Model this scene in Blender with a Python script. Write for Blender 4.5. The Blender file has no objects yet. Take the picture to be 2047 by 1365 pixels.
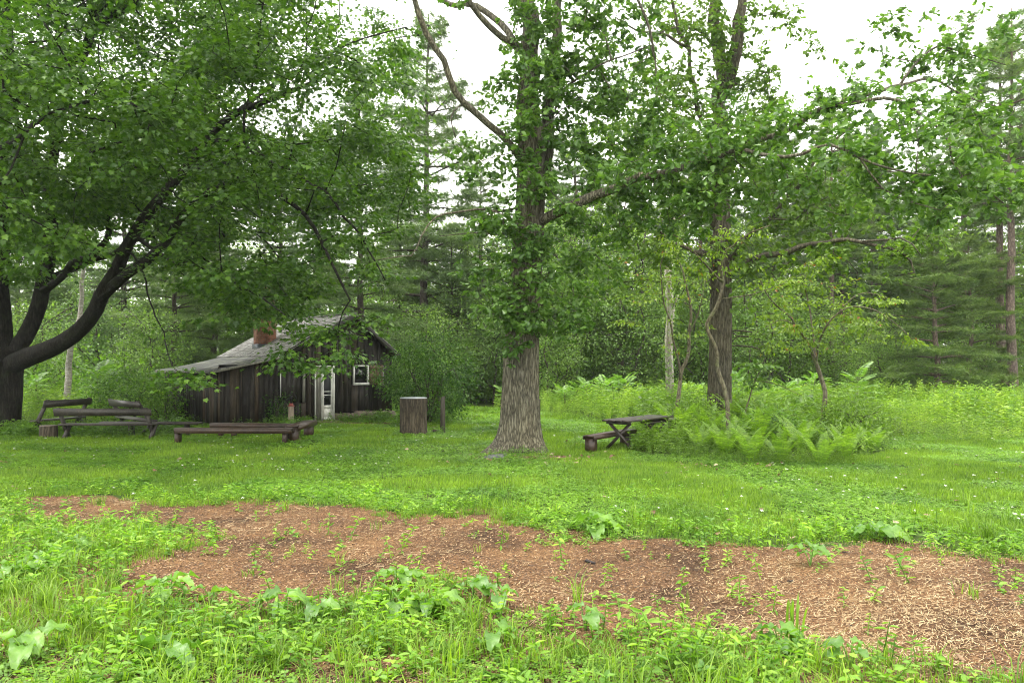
import bpy, math, random
import numpy as np
from math import radians, sin, cos, pi

RS = np.random.default_rng(7)
random.seed(7)
scn = bpy.context.scene
COL = scn.collection
F = 1592.0          # focal length in photograph pixels (2047 wide)
HY = 735.0          # horizon row
EYE = 2.0

def P(px, py, d):
    """point at depth d (metres along +Y) seen at photograph position px,py"""
    return np.array(((px-1023.5)/F*d, d, EYE-(py-HY)/F*d))
def G(px, py):
    d = F*EYE/(py-HY)
    return np.array(((px-1023.5)/F*d, d, 0.0))
def GD(px, d):
    return np.array(((px-1023.5)/F*d, d, 0.0))

def gz(x, y):
    """height of the gently uneven ground"""
    return 0.035*np.sin(x*.55+1.3)*np.cos(y*.41+.4) + 0.02*np.sin(x*1.7+y*1.1)

# ------------------------------------------------------------------ mesh helper
class Geo:
    def __init__(s): s.V=[]; s.I=[]; s.N=[]; s.M=[]; s.n=0
    def add(s, V, faces, m=0):
        V = np.asarray(V, float).reshape(-1,3)
        I = np.array([i for f in faces for i in f], np.int64); N = np.array([len(f) for f in faces], np.int64)
        s.raw(V, I, N, m)
    def raw(s, V, I, N, m=0):
        s.V.append(np.asarray(V, float)); s.I.append(I+s.n); s.N.append(N); s.M.append(np.full(len(N), m, np.int64)); s.n += len(V)
    def stamp(s, T, R, pos, m=0):
        """T=(V,I,N) template; R (n,3,3); pos (n,3)"""
        V, I, N = T[:3]; n = len(pos)
        if n == 0: return
        W = np.einsum('nij,kj->nki', R, V) + pos[:,None,:]
        k = len(V)
        II = (I[None,:] + (np.arange(n)*k)[:,None]).ravel()
        s.raw(W.reshape(-1,3), II, np.tile(N, n), m)
    def box(s, lo, hi, m=0, jit=0, R=None, at=None):
        x0,y0,z0 = lo; x1,y1,z1 = hi
        V = np.array([(x0,y0,z0),(x1,y0,z0),(x1,y1,z0),(x0,y1,z0),(x0,y0,z1),(x1,y0,z1),(x1,y1,z1),(x0,y1,z1)], float)
        if jit: V += RS.normal(0, jit, V.shape)
        if R is not None: V = V @ np.asarray(R).T
        if at is not None: V = V + np.asarray(at)
        s.add(V, [(0,3,2,1),(4,5,6,7),(0,1,5,4),(1,2,6,5),(2,3,7,6),(3,0,4,7)], m)
    def hexa(s, V8, m=0):
        s.add(V8, [(0,3,2,1),(4,5,6,7),(0,1,5,4),(1,2,6,5),(2,3,7,6),(3,0,4,7)], m)
    def tube(s, pts, rad, sides=8, caps=True, m=0, wob=0, ph=None):
        pts = np.asarray(pts, float); rad = np.asarray(rad, float); n = len(pts)
        if rad.ndim == 0: rad = np.full(n, float(rad))
        T = np.gradient(pts, axis=0); T /= np.linalg.norm(T, axis=1)[:,None]+1e-9
        a = np.array((1.0,0,0)) if abs(T[0][0]) < .8 else np.array((0,1.0,0))
        A = []
        for t in T:
            a = a - t*np.dot(a,t); a = a/(np.linalg.norm(a)+1e-9); A.append(a)
        A = np.array(A); B = np.cross(T, A)
        th = np.arange(sides)*2*pi/sides
        R = rad[:,None]*np.ones(sides)[None,:]
        if wob:
            ph = RS.random(8)*6.28 if ph is None else ph
            R = R*(1+wob*(np.sin(3*th+ph[0])[None,:]*.5+np.sin(5*th+ph[1])[None,:]*.35)+wob*.4*np.sin(7*th[None,:]+np.arange(n)[:,None]*.7+ph[2]))
        V = pts[:,None,:] + R[:,:,None]*(np.cos(th)[None,:,None]*A[:,None,:] + np.sin(th)[None,:,None]*B[:,None,:])
        i = np.arange(n-1)[:,None]*sides; j = np.arange(sides)[None,:]; k = (j+1)%sides
        Q = np.stack((i+j, i+k, i+k+sides, i+j+sides), -1).reshape(-1)
        N = np.full((n-1)*sides, 4, np.int64)
        V = V.reshape(-1,3)
        if caps:
            Q = np.concatenate((Q, np.arange(sides)[::-1], (n-1)*sides+np.arange(sides)))
            N = np.concatenate((N, [sides, sides]))
        s.raw(V, Q, N, m)
    def build(s, name, mats, parent=None, origin=None, smooth=False):
        me = bpy.data.meshes.new(name)
        V = np.concatenate(s.V); I = np.concatenate(s.I); N = np.concatenate(s.N); M = np.concatenate(s.M)
        if origin is not None: V = V - np.asarray(origin)
        me.vertices.add(len(V)); me.vertices.foreach_set('co', V.astype(np.float32).ravel())
        me.loops.add(len(I)); me.loops.foreach_set('vertex_index', I.astype(np.int32))
        me.polygons.add(len(N))
        st = np.concatenate(([0], np.cumsum(N)[:-1]))
        me.polygons.foreach_set('loop_start', st.astype(np.int32))
        try: me.polygons.foreach_set('loop_total', N.astype(np.int32))
        except Exception: pass
        if not isinstance(mats, (list, tuple)): mats = [mats]
        for m in mats: me.materials.append(m)
        if len(mats) > 1: me.polygons.foreach_set('material_index', M.astype(np.int32))
        me.update(calc_edges=True); me.validate()
        if smooth: me.polygons.foreach_set('use_smooth', np.ones(len(me.polygons), bool))
        o = bpy.data.objects.new(name, me); COL.objects.link(o)
        if parent is not None: o.parent = parent
        elif origin is not None: o.location = origin
        return o

def empty(name, loc, label, cat, group=None, rz=0):
    o = bpy.data.objects.new(name, None); COL.objects.link(o)
    o.location = loc; o.rotation_euler = (0,0,rz); o.empty_display_size = .3
    o['label'] = label; o['category'] = cat
    if group: o['group'] = group
    return o
def tag(o, label=None, cat=None, group=None, kind=None):
    if label: o['label'] = label
    if cat: o['category'] = cat
    if group: o['group'] = group
    if kind: o['kind'] = kind
    return o
def dup(o, loc, rz, sc, label, group=None):
    r = o.copy(); COL.objects.link(r); r.location = loc; r.rotation_euler = (0,0,rz); r.scale = sc if hasattr(sc,'__len__') else (sc,sc,sc)
    r['label'] = label
    if group: r['group'] = group
    for ch in o.children:
        c = ch.copy(); COL.objects.link(c); c.parent = r
        for g in ch.children:
            d = g.copy(); COL.objects.link(d); d.parent = c
    return r

# ------------------------------------------------------------------ materials
def newmat(name):
    m = bpy.data.materials.new(name); m.use_nodes = True
    nt = m.node_tree; nt.nodes.clear()
    out = nt.nodes.new('ShaderNodeOutputMaterial')
    return m, nt, out
def N_(nt, t, **k):
    n = nt.nodes.new(t)
    for a, b in k.items():
        if a.startswith('i_'): n.inputs[a[2:].replace('_',' ')].default_value = b
        else: setattr(n, a, b)
    return n
def ramp(nt, fac, stops, interp='LINEAR'):
    r = nt.nodes.new('ShaderNodeValToRGB'); r.color_ramp.interpolation = interp
    e = r.color_ramp.elements
    while len(e) < len(stops): e.new(.5)
    for i, (p, c) in enumerate(stops):
        e[i].position = p; e[i].color = (*c, 1)
    nt.links.new(fac, r.inputs[0]); return r.outputs[0]
def mixc(nt, f, a, b, mode='MIX'):
    m = nt.nodes.new('ShaderNodeMix'); m.data_type = 'RGBA'; m.blend_type = mode
    for s, v in ((0,f),(6,a),(7,b)):
        if hasattr(v, 'links'): nt.links.new(v, m.inputs[s])
        else: m.inputs[s].default_value = v if not isinstance(v, tuple) else (*v, 1)
    return m.outputs[2]
def coords(nt, scale=(1,1,1), kind='Object', rot=(0,0,0)):
    tc = nt.nodes.new('ShaderNodeTexCoord'); mp = nt.nodes.new('ShaderNodeMapping')
    mp.inputs['Scale'].default_value = scale; mp.inputs['Rotation'].default_value = rot
    nt.links.new(tc.outputs[kind], mp.inputs[0]); return mp.outputs[0]
def noise(nt, vec, scale, detail=4, rough=.55, dist=0):
    n = N_(nt, 'ShaderNodeTexNoise'); n.inputs['Scale'].default_value = scale; n.inputs['Detail'].default_value = detail
    n.inputs['Roughness'].default_value = rough; n.inputs['Distortion'].default_value = dist
    if vec is not None: nt.links.new(vec, n.inputs['Vector'])
    return n.outputs['Fac']

def leaf_mat(name, dark, mid, light, trans=.35, rough=.45, clump=.6, yellow=None, spec=.5, tcol=None, cv=1.0):
    m, nt, out = newmat(name)
    geo = N_(nt, 'ShaderNodeNewGeometry')
    rnd = geo.outputs['Random Per Island']
    c1 = ramp(nt, rnd, [(0, dark), (.5, mid), (1, light)])
    if yellow: 
        c1 = mixc(nt, ramp(nt, rnd, [(0,(1,1,1)),(.02,(1,1,1)),(.03,(0,0,0)),(1,(0,0,0))]), c1, yellow)
    nz = noise(nt, coords(nt), clump, 3)
    v = ramp(nt, nz, [(.3,(1-.28*cv,1-.22*cv,1-.2*cv)),(.7,(1+.22*cv,1+.16*cv,1.0))])
    col = mixc(nt, 1.0, c1, v, 'MULTIPLY')
    oi = N_(nt, 'ShaderNodeObjectInfo')
    v2 = ramp(nt, oi.outputs['Random'], [(0,(.85,.88,.9)),(1,(1.12,1.08,1.0))])
    col = mixc(nt, 1.0, col, v2, 'MULTIPLY')
    b = N_(nt, 'ShaderNodeBsdfPrincipled'); b.inputs['Roughness'].default_value = rough
    b.inputs['Specular IOR Level'].default_value = spec
    nt.links.new(col, b.inputs['Base Color'])
    t = N_(nt, 'ShaderNodeBsdfTranslucent')
    tc = mixc(nt, 1.0, col, tcol or (1.35,1.5,.55), 'MULTIPLY'); nt.links.new(tc, t.inputs['Color'])
    mx = N_(nt, 'ShaderNodeMixShader'); mx.inputs[0].default_value = trans
    nt.links.new(b.outputs[0], mx.inputs[1]); nt.links.new(t.outputs[0], mx.inputs[2]); nt.links.new(mx.outputs[0], out.inputs[0])
    return m

def bark_mat(name, dark, mid, light, sxy=14, sz=2.2, bump=.5, moss=None, dist=.05):
    m, nt, out = newmat(name)
    co = coords(nt, (sxy, sxy, sz))
    v = N_(nt, 'ShaderNodeTexVoronoi', feature='DISTANCE_TO_EDGE'); v.inputs['Scale'].default_value = 1.0
    nzv = noise(nt, coords(nt, (6,6,2)), 2.0, 3)
    add = nt.nodes.new('ShaderNodeVectorMath'); add.operation = 'ADD'; nt.links.new(co, add.inputs[0]); 
    sc_ = nt.nodes.new('ShaderNodeVectorMath'); sc_.operation = 'SCALE'; sc_.inputs[3].default_value = 1.4
    cmb = N_(nt, 'ShaderNodeCombineXYZ'); nt.links.new(nzv, cmb.inputs[0]); nt.links.new(nzv, cmb.inputs[1])
    nt.links.new(cmb.outputs[0], sc_.inputs[0]); nt.links.new(sc_.outputs[0], add.inputs[1]); nt.links.new(add.outputs[0], v.inputs['Vector'])
    fine = noise(nt, coords(nt, (30,30,8)), 1.5, 5, .65)
    r = ramp(nt, v.outputs['Distance'], [(0.02, dark), (.13, mid), (.34, light)])
    col = mixc(nt, .4, r, ramp(nt, fine, [(.3, dark), (.55, mid), (.75, light)]), 'MIX')
    big = noise(nt, coords(nt, (1,1,.5)), 1.3, 3)
    col = mixc(nt, 1.0, col, ramp(nt, big, [(.3,(.75,.75,.78)),(.7,(1.15,1.1,1.02))]), 'MULTIPLY')
    if moss:
        mm = noise(nt, coords(nt), 3.5, 5, .6)
        col = mixc(nt, ramp(nt, mm, [(.52,(0,0,0)),(.7,(.75,.75,.75))]), col, moss)
    b = N_(nt, 'ShaderNodeBsdfPrincipled'); b.inputs['Roughness'].default_value = .85; b.inputs['Specular IOR Level'].default_value = .25
    nt.links.new(col, b.inputs['Base Color'])
    bp = N_(nt, 'ShaderNodeBump'); bp.inputs['Strength'].default_value = bump; bp.inputs['Distance'].default_value = dist
    hgt = mixc(nt, .4, v.outputs['Distance'], fine); nt.links.new(hgt, bp.inputs['Height']); nt.links.new(bp.outputs[0], b.inputs['Normal'])
    nt.links.new(b.outputs[0], out.inputs[0]); return m

def wood_mat(name, cols, sc=(25,25,1.6), rough=.8, island=True, spec=.3, bump=.3, axis_scale=None, top=None):
    m, nt, out = newmat(name)
    geo = N_(nt, 'ShaderNodeNewGeometry')
    nz = noise(nt, coords(nt, sc), 1.0, 5, .65, .3)
    blotch = noise(nt, coords(nt, (2.2,2.2,1.2)), 1.1, 4, .6)
    c = ramp(nt, nz, [(.28, cols[0]), (.5, cols[1]), (.72, cols[2])])
    if island:
        iv = ramp(nt, geo.outputs['Random Per Island'], [(0,(.5,.5,.52)),(.45,(.9,.88,.86)),(.8,(1.15,1.1,1.05)),(.93,(1.9,1.65,1.35)),(1,(2.3,1.8,1.3))])
        c = mixc(nt, 1.0, c, iv, 'MULTIPLY')
    c = mixc(nt, 1.0, c, ramp(nt, blotch, [(.3,(.6,.6,.62)),(.7,(1.25,1.2,1.15))]), 'MULTIPLY')
    b = N_(nt, 'ShaderNodeBsdfPrincipled'); b.inputs['Roughness'].default_value = rough; b.inputs['Specular IOR Level'].default_value = spec
    nt.links.new(c, b.inputs['Base Color'])
    bp = N_(nt, 'ShaderNodeBump'); bp.inputs['Strength'].default_value = bump; bp.inputs['Distance'].default_value = .01
    nt.links.new(nz, bp.inputs['Height']); nt.links.new(bp.outputs[0], b.inputs['Normal'])
    nt.links.new(b.outputs[0], out.inputs[0]); return m

def plain_mat(name, col, rough=.6, metal=0, var=.2, nsc=6, spec=.4):
    m, nt, out = newmat(name)
    nz = noise(nt, coords(nt), nsc, 5, .6)
    c = mixc(nt, 1.0, col, ramp(nt, nz, [(.3,(1-var,)*3),(.7,(1+var,)*3)]), 'MULTIPLY')
    b = N_(nt, 'ShaderNodeBsdfPrincipled'); b.inputs['Roughness'].default_value = rough; b.inputs['Metallic'].default_value = metal
    b.inputs['Specular IOR Level'].default_value = spec
    nt.links.new(c, b.inputs['Base Color']); nt.links.new(b.outputs[0], out.inputs[0]); return m

MAT = {}
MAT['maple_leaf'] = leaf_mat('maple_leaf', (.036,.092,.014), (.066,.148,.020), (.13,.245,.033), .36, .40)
MAT['oak_leaf'] = leaf_mat('oak_leaf', (.06,.135,.024), (.105,.21,.036), (.19,.33,.065), .38, .40)
MAT['oak_leaf_b'] = leaf_mat('oak_leaf_olive', (.072,.145,.022), (.125,.22,.030), (.2,.32,.052), .42, .42)
MAT['dogwood_leaf'] = leaf_mat('dogwood_leaf', (.11,.19,.02), (.18,.28,.028), (.28,.39,.045), .42, .45, yellow=(.3,.14,.04))
MAT['bush_leaf'] = leaf_mat('bush_leaf', (.03,.08,.018), (.052,.125,.022), (.10,.20,.04), .34, .5, .9, cv=1.5, spec=.3)
MAT['back_leaf'] = leaf_mat('background_leaf', (.095,.175,.04), (.155,.265,.06), (.235,.37,.09), .44, .5, .3)
MAT['back_leaf_b'] = leaf_mat('background_leaf_bluish', (.09,.165,.052), (.14,.235,.075), (.21,.33,.11), .4, .5, .3)
MAT['pine_needle'] = leaf_mat('pine_needle', (.07,.125,.045), (.11,.18,.062), (.165,.255,.09), .28, .5, .45)
MAT['pine_needle_b'] = leaf_mat('pine_needle_light', (.085,.15,.045), (.135,.22,.062), (.2,.30,.09), .3, .5, .45)
MAT['cedar_needle'] = leaf_mat('cedar_needle', (.065,.115,.03), (.11,.18,.042), (.18,.28,.07), .25, .55, 1.4, cv=1.3)
MAT['grass'] = leaf_mat('grass_blade', (.095,.18,.02), (.155,.28,.029), (.245,.385,.045), .42, .48, .7, cv=1.4, spec=.35)
MAT['clover'] = leaf_mat('clover_leaf', (.10,.20,.024), (.165,.32,.034), (.25,.43,.052), .38, .5, .7, cv=1.4, spec=.35)
MAT['weed'] = leaf_mat('weed_leaf', (.10,.225,.025), (.175,.35,.036), (.30,.48,.062), .4, .48, 1.6, cv=1.6, spec=.4)
MAT['meadow'] = leaf_mat('goldenrod_leaf', (.12,.225,.035), (.20,.34,.055), (.34,.48,.12), .42, .5, 1.0, cv=1.7)
MAT['fern'] = leaf_mat('fern_frond', (.12,.22,.024), (.18,.325,.034), (.27,.43,.05), .42, .5, 1.6, cv=1.2)
MAT['burdock'] = leaf_mat('burdock_leaf', (.095,.21,.035), (.15,.30,.048), (.23,.40,.08), .36, .42, 6.0, cv=1.3)
MAT['sumac'] = leaf_mat('sumac_leaf', (.1,.21,.04), (.16,.31,.055), (.27,.44,.11), .4, .42, .8)
MAT['under'] = leaf_mat('underbrush_leaf', (.065,.145,.024), (.115,.23,.034), (.2,.36,.055), .4, .45, .4)
MAT['oak_bark'] = bark_mat('oak_bark', (.022,.020,.013), (.112,.105,.074), (.27,.258,.19), 21, 2.0, 1.0, moss=None)
MAT['oak_bark_b'] = bark_mat('oak_bark_brown', (.022,.019,.012), (.10,.09,.062), (.2,.184,.135), 18, 1.6, .9)
MAT['limb_bark'] = bark_mat('mossy_limb_bark', (.05,.04,.025), (.13,.10,.06), (.22,.18,.12), 14, 6, .5, moss=(.10,.11,.035))
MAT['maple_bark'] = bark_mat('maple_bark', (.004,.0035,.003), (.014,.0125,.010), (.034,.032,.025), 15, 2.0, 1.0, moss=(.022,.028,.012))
MAT['pine_bark'] = bark_mat('pine_bark', (.06,.046,.038), (.14,.108,.09), (.25,.2,.17), 10, 3, .5)
MAT['dark_bark'] = bark_mat('dark_pine_bark', (.03,.026,.022), (.065,.055,.046), (.11,.095,.08), 10, 3, .5)
MAT['dead_bark'] = bark_mat('peeled_dead_wood', (.18,.15,.12), (.42,.39,.34), (.68,.65,.6), 5, .6, .3)
MAT['birch_bark'] = bark_mat('birch_bark', (.16,.14,.12), (.38,.36,.33), (.6,.58,.54), 3, 18, .2)
MAT['dog_bark'] = bark_mat('lichen_stem_bark', (.06,.052,.035), (.14,.125,.085), (.24,.225,.16), 16, 5, .3, moss=(.2,.22,.1))
MAT['stump_bark'] = bark_mat('stump_bark', (.02,.017,.012), (.07,.058,.042), (.14,.12,.09), 16, 1.4, .8)
# ------------------------------------------------------------------ templates for leaves
def poly_t(V, faces):
    return (np.array(V, float), np.array([i for f in faces for i in f], np.int64), np.array([len(f) for f in faces], np.int64))
def outline_leaf(half, fold=.18, curl=.12):
    """half: list of (x>=0 , y) outline points base to tip, leaf along +Y; made as two n-gons folded along the midrib"""
    n = len(half)
    V = [(0, half[0][1], 0), (0, half[-1][1], -curl*half[-1][1]**2)]
    R = [(x, y, x*fold - curl*y*y) for x, y in half[1:-1]]
    L = [(-x, y, z) for x, y, z in R]
    V += R + L; k = len(R)
    return poly_t(V, [[0]+list(range(2, 2+k))+[1], [1]+list(range(2+k, 2+2*k))[::-1]+[0]])
T_MAPLE = outline_leaf([(0,0),(.30,.02),(.46,.22),(.30,.34),(.55,.62),(.22,.60),(.14,.78),(0,1.0)], .15, .18)
T_OAK = outline_leaf([(0,0),(.07,.12),(.2,.28),(.12,.4),(.32,.55),(.2,.64),(.36,.8),(.18,.92),(0,1.05)], .2, .2)
T_OVAL = outline_leaf([(0,0),(.22,.25),(.26,.55),(.14,.85),(0,1.0)], .25, .3)
T_LANCE = outline_leaf([(0,0),(.11,.3),(.09,.65),(0,1.0)], .25, .45)
T_SIMPLE = poly_t([(0,0,0),(.32,.35,.05),(.22,.8,-.05),(0,1,-.15),(-.22,.8,-.05),(-.32,.35,.05)], [[0,1,2,3],[0,3,4,5]])
T_QUAD = poly_t([(0,0,0),(.3,.45,.06),(0,1,-.12),(-.3,.45,.06)], [[0,1,2,3]])

def tuft_t(n, L, w, spread, rng, flat=1.0):
    V = []; Fc = []
    for i in range(n):
        a = rng.random()*2*pi; e = rng.normal(0, spread)
        d = np.array((cos(a)*cos(e), sin(a)*cos(e), sin(e)*flat)); d /= np.linalg.norm(d)
        s = np.cross(d, (rng.normal(), rng.normal(), rng.normal())); s /= np.linalg.norm(s)
        l = L*(.6+.5*rng.random()); k = len(V)
        V += [s*w*.5, d*l, -s*w*.5]; Fc.append([k, k+1, k+2])
    return poly_t(V, Fc)
def merge_t(ts):
    V=[];I=[];N=[];n=0
    for t in ts:
        V.append(t[0]); I.append(t[1]+n); N.append(t[2]); n += len(t[0])
    return (np.concatenate(V), np.concatenate(I), np.concatenate(N))
def xf_t(t, R, p):
    return (t[0] @ np.asarray(R).T + np.asarray(p), t[1], t[2])

def frames(dirs, ups, rng, tilt=.4):
    """rotation matrices with +Y along dirs, +Z near ups (jittered)"""
    d = dirs/(np.linalg.norm(dirs, axis=1)[:,None]+1e-9)
    u = ups + rng.normal(0, tilt, ups.shape)
    x = np.cross(d, u); x /= np.linalg.norm(x, axis=1)[:,None]+1e-9
    z = np.cross(x, d)
    return np.stack((x, d, z), -1)
def yaws(a, s=None):
    n = len(a); R = np.zeros((n,3,3)); R[:,0,0]=np.cos(a); R[:,0,1]=-np.sin(a); R[:,1,0]=np.sin(a); R[:,1,1]=np.cos(a); R[:,2,2]=1
    if s is not None: R *= np.asarray(s)[:,None,None]
    return R
def euler(ax, ay, az):
    cx,sx,cy,sy,cz,sz = cos(ax),sin(ax),cos(ay),sin(ay),cos(az),sin(az)
    return np.array([[cz,-sz,0],[sz,cz,0],[0,0,1]]) @ np.array([[cy,0,sy],[0,1,0],[-sy,0,cy]]) @ np.array([[1,0,0],[0,cx,-sx],[0,sx,cx]])

# ------------------------------------------------------------------ tree skeletons
class Skel:
    def __init__(s): s.p=[]; s.par=[]; s.r=[]; s.lead=[]; s.rg=np.random.default_rng(9)
    def limb(s, pts, r0, r1, start=None, step=.4, power=1.0, wild=1.0):
        """hand-shaped limb through pts (smooth); joins nearest node if start is None and skeleton is not empty"""
        pts = np.array(pts, float)
        t = np.linspace(0, 1, len(pts)); L = np.linalg.norm(np.diff(pts, axis=0), axis=1).sum()
        n = max(3, int(L/step)); tt = np.linspace(0, 1, n+1)
        seg = np.concatenate(([0], np.cumsum(np.linalg.norm(np.diff(pts, axis=0), axis=1)))); seg /= seg[-1]
        # catmull-rom
        def cr(u):
            k = min(np.searchsorted(seg, u, side='right')-1, len(pts)-2); k = max(k, 0)
            f = (u-seg[k])/(seg[k+1]-seg[k]+1e-9)
            p0 = pts[max(k-1,0)]; p1 = pts[k]; p2 = pts[k+1]; p3 = pts[min(k+2, len(pts)-1)]
            return .5*((2*p1)+(-p0+p2)*f+(2*p0-5*p1+4*p2-p3)*f*f+(-p0+3*p1-3*p2+p3)*f**3)
        Q = np.array([cr(u) for u in tt])
        # gnarled rather than drafted curves
        am = min(.13, L*.014)*np.sin(pi*np.clip(tt,0,1))**.5; f0 = L*1.1
        for ax in range(3):
            q1,q2 = s.rg.random(2)*6.28; Q[:,ax] += am*(np.sin(tt*f0*1.9+q1)-np.sin(q1)*(1-tt))*.6*(0 if wild==0 else wild) + am*.5*wild*np.sin(tt*f0*4.3+q2)*np.sin(pi*tt)
        par = -1
        if s.p:
            A = np.array(s.p); par = int(np.argmin(((A-Q[0])**2).sum(1)))
            if np.linalg.norm(A[par]-Q[0]) < .35: Q = Q[1:]; tt = tt[1:]
        for q, u in zip(Q, tt):
            s.p.append(q); s.par.append(par); s.r.append(r0+(r1-r0)*u**power); s.lead.append(1); par = len(s.p)-1
        return par
    def grow(s, att, rng, step=.45, wig=.08, arch=.12, first=0):
        P0 = np.array(s.p); att = np.asarray(att)
        d = np.sqrt(((att[:,None,:]-P0[None,::2,:])**2).sum(-1)).min(1)
        order = np.argsort(d + rng.random(len(att))*1.2)
        cap = len(P0)+len(att)*14; A = np.zeros((cap,3)); A[:len(P0)] = P0; n = len(P0); A0 = len(P0)
        ends = []
        for i in order:
            a = att[i]; D = A[first:n]-a
            dist = np.sqrt((D**2).sum(1)); dist[:max(0,A0-first)] *= 1.0
            # branches prefer to leave from nodes not above the target
            dist = dist + np.maximum(0, D[:,2])*.25
            j = int(np.argmin(dist))+first; L = np.linalg.norm(A[j]-a)
            k = max(1, int(L/step)); par = j
            off = rng.normal(0, wig, 3)*L
            for q in range(1, k+1):
                t = q/k; h = sin(pi*t)
                pt = A[j]*(1-t)+a*t + off*h + np.array((0,0,arch*L*h*.5)) + (rng.normal(0,.02,3) if q<k else 0)
                if n >= cap: break
                A[n] = pt; s.p.append(pt); s.par.append(par); s.r.append(0); s.lead.append(0); par = n; n += 1
            ends.append(par)
        return ends
    def radii(s, tip=.006, ex=2.3, cap=.11):
        n = len(s.p); acc = np.zeros(n); r = np.zeros(n)
        for i in range(n-1, -1, -1):
            c = max(acc[i], tip**ex)
            rr = min(c**(1/ex), cap)
            r[i] = s.r[i] if s.r[i] > 0 else rr
            if s.par[i] >= 0: acc[s.par[i]] += c if s.r[i] <= 0 else 0
        return r
    def mesh(s, g, r, tsides=14, thin=3, minr=0, wob=.06):
        n = len(s.p); kids = [[] for _ in range(n)]
        for i, p in enumerate(s.par):
            if p >= 0: kids[p].append(i)
        heads = [(i, None) for i, p in enumerate(s.par) if p < 0]
        while heads:
            h, fr = heads.pop()
            ch = [h]; 
            while kids[ch[-1]]:
                ks = kids[ch[-1]]; b = max(ks, key=lambda k: (s.lead[k] and s.lead[ch[-1]], r[k]))
                for k in ks:
                    if k != b: heads.append((k, ch[-1]))
                ch.append(b)
            pts = [s.p[i] for i in ch]; rr = [r[i] for i in ch]
            if fr is not None: pts = [s.p[fr]]+pts; rr = [min(rr[0]*1.25, r[fr])]+rr
            if len(pts) < 2 or rr[0] < minr: continue
            R = rr[0]; sides = tsides if R > .12 else (9 if R > .05 else (5 if R > .018 else thin))
            g.tube(pts, rr, sides, caps=True, wob=wob if R > .12 else 0)

def spray_leaves(g, T, ends, out, n, spread, size, rng, thick=.35, droop=.25, up=1.0, tilt=.45, m=0):
    """leaves around each twig end: flattened cloud; ends (k,3), out (k,3) outward directions"""
    k = len(ends); nn = rng.poisson(n, k); idx = np.repeat(np.arange(k), nn); q = len(idx)
    o = rng.normal(0, 1, (q,3)); o *= (spread*.55); o[:,2] *= thick
    pos = ends[idx] + o
    rad = np.linalg.norm(o[:,:2], axis=1); pos[:,2] -= droop*rad*.6
    dr = o + out[idx]*spread*.4; dr[:,2] -= droop*spread*.9 + 0; dr += rng.normal(0, .18*spread+.02, dr.shape)
    R = frames(dr, np.tile((0,0,up), (q,1)).astype(float), rng, tilt) * (size*(.65+.6*rng.random(q)))[:,None,None]
    g.stamp(T, R, pos, m)

def rosette_leaves(g, T, ends, out, clusters, per, spread, size, rng, m=0, droop=.35):
    """oak-like: small clusters, each of several leaves radiating from one point"""
    k = len(ends); ci = np.repeat(np.arange(k), clusters)
    cp = ends[ci] + rng.normal(0, 1, (len(ci),3))*spread*np.array((.55,.55,.42))
    li = np.repeat(np.arange(len(ci)), per); q = len(li)
    th = rng.random(q)*2*pi; el = rng.normal(.05, .45, q)
    dr = np.stack((np.cos(th)*np.cos(el), np.sin(th)*np.cos(el), np.sin(el)-droop), -1) + out[ci][li]*.35
    pos = cp[li] + rng.normal(0,.02,(q,3))
    R = frames(dr, np.tile((0,0,1.0),(q,1)), rng, .55) * (size*(.6+.65*rng.random(q)))[:,None,None]
    g.stamp(T, R, pos, m)

def outward(sk, ends):
    P_ = np.array(sk.p); e = np.array(ends); pr = np.array(sk.par)[e]; pr = np.where(pr<0, e, pr)
    d = P_[e]-P_[pr]; return d/(np.linalg.norm(d,axis=1)[:,None]+1e-6)

def in_poly(x, y, poly):
    poly = np.array(poly, float); x = np.asarray(x); y = np.asarray(y); c = np.zeros(x.shape, bool); j = len(poly)-1
    for i in range(len(poly)):
        xi, yi = poly[i]; xj, yj = poly[j]
        t = ((yi > y) != (yj > y)) & (x < (xj-xi)*(y-yi)/(yj-yi+1e-12)+xi); c ^= t; j = i
    return c
def vnoise(x, y, s, seed=0):
    """cheap smooth value noise in 0..1"""
    x = np.asarray(x)*s+seed*17.3; y = np.asarray(y)*s+seed*9.1
    def h(i, j): return np.modf(np.abs(np.sin(i*127.1+j*311.7+seed*3.3)*43758.5453))[0]
    i = np.floor(x); j = np.floor(y); fx = x-i; fy = y-j; fx = fx*fx*(3-2*fx); fy = fy*fy*(3-2*fy)
    return (h(i,j)*(1-fx)+h(i+1,j)*fx)*(1-fy)+(h(i,j+1)*(1-fx)+h(i+1,j+1)*fx)*fy
# ================================================================== SETTING
BARE = [(40,1002),(120,993),(200,990),(330,1010),(500,1000),(650,1018),(800,1030),(1000,1028),(1060,1060),(1200,1075),(1400,1085),(1480,1102),
        (1620,1098),(1750,1086),(1850,1090),(1930,1113),(2200,1118),(2200,1450),(2040,1375),(1900,1325),(1650,1305),(1560,1315),(1400,1272),(1300,1268),
        (1150,1300),(1040,1285),(1000,1215),(900,1180),(850,1150),(760,1172),(700,1208),(560,1225),(420,1230),(280,1215),(240,1160),(330,1108),(410,1100),
        (385,1080),(300,1068),(200,1062),(120,1052),(10,1038)]
def topix(x, y, z=0):
    return x/y*F+1023.5, HY+(EYE-z)*F/y
def bare_mask(x, y):
    """1 on open mulch, 0 where plants cover it; wobbly edge"""
    dx = (vnoise(x,y,1.6,1)-.5)*.7 + (vnoise(x,y,5,2)-.5)*.4+(vnoise(x,y,13,6)-.5)*.45; dy = (vnoise(x,y,1.4,3)-.5)*.7 + (vnoise(x,y,5,4)-.5)*.4+(vnoise(x,y,13,7)-.5)*.45
    px, py = topix(x+dx, y+dy)
    return in_poly(px, py, BARE)

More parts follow.
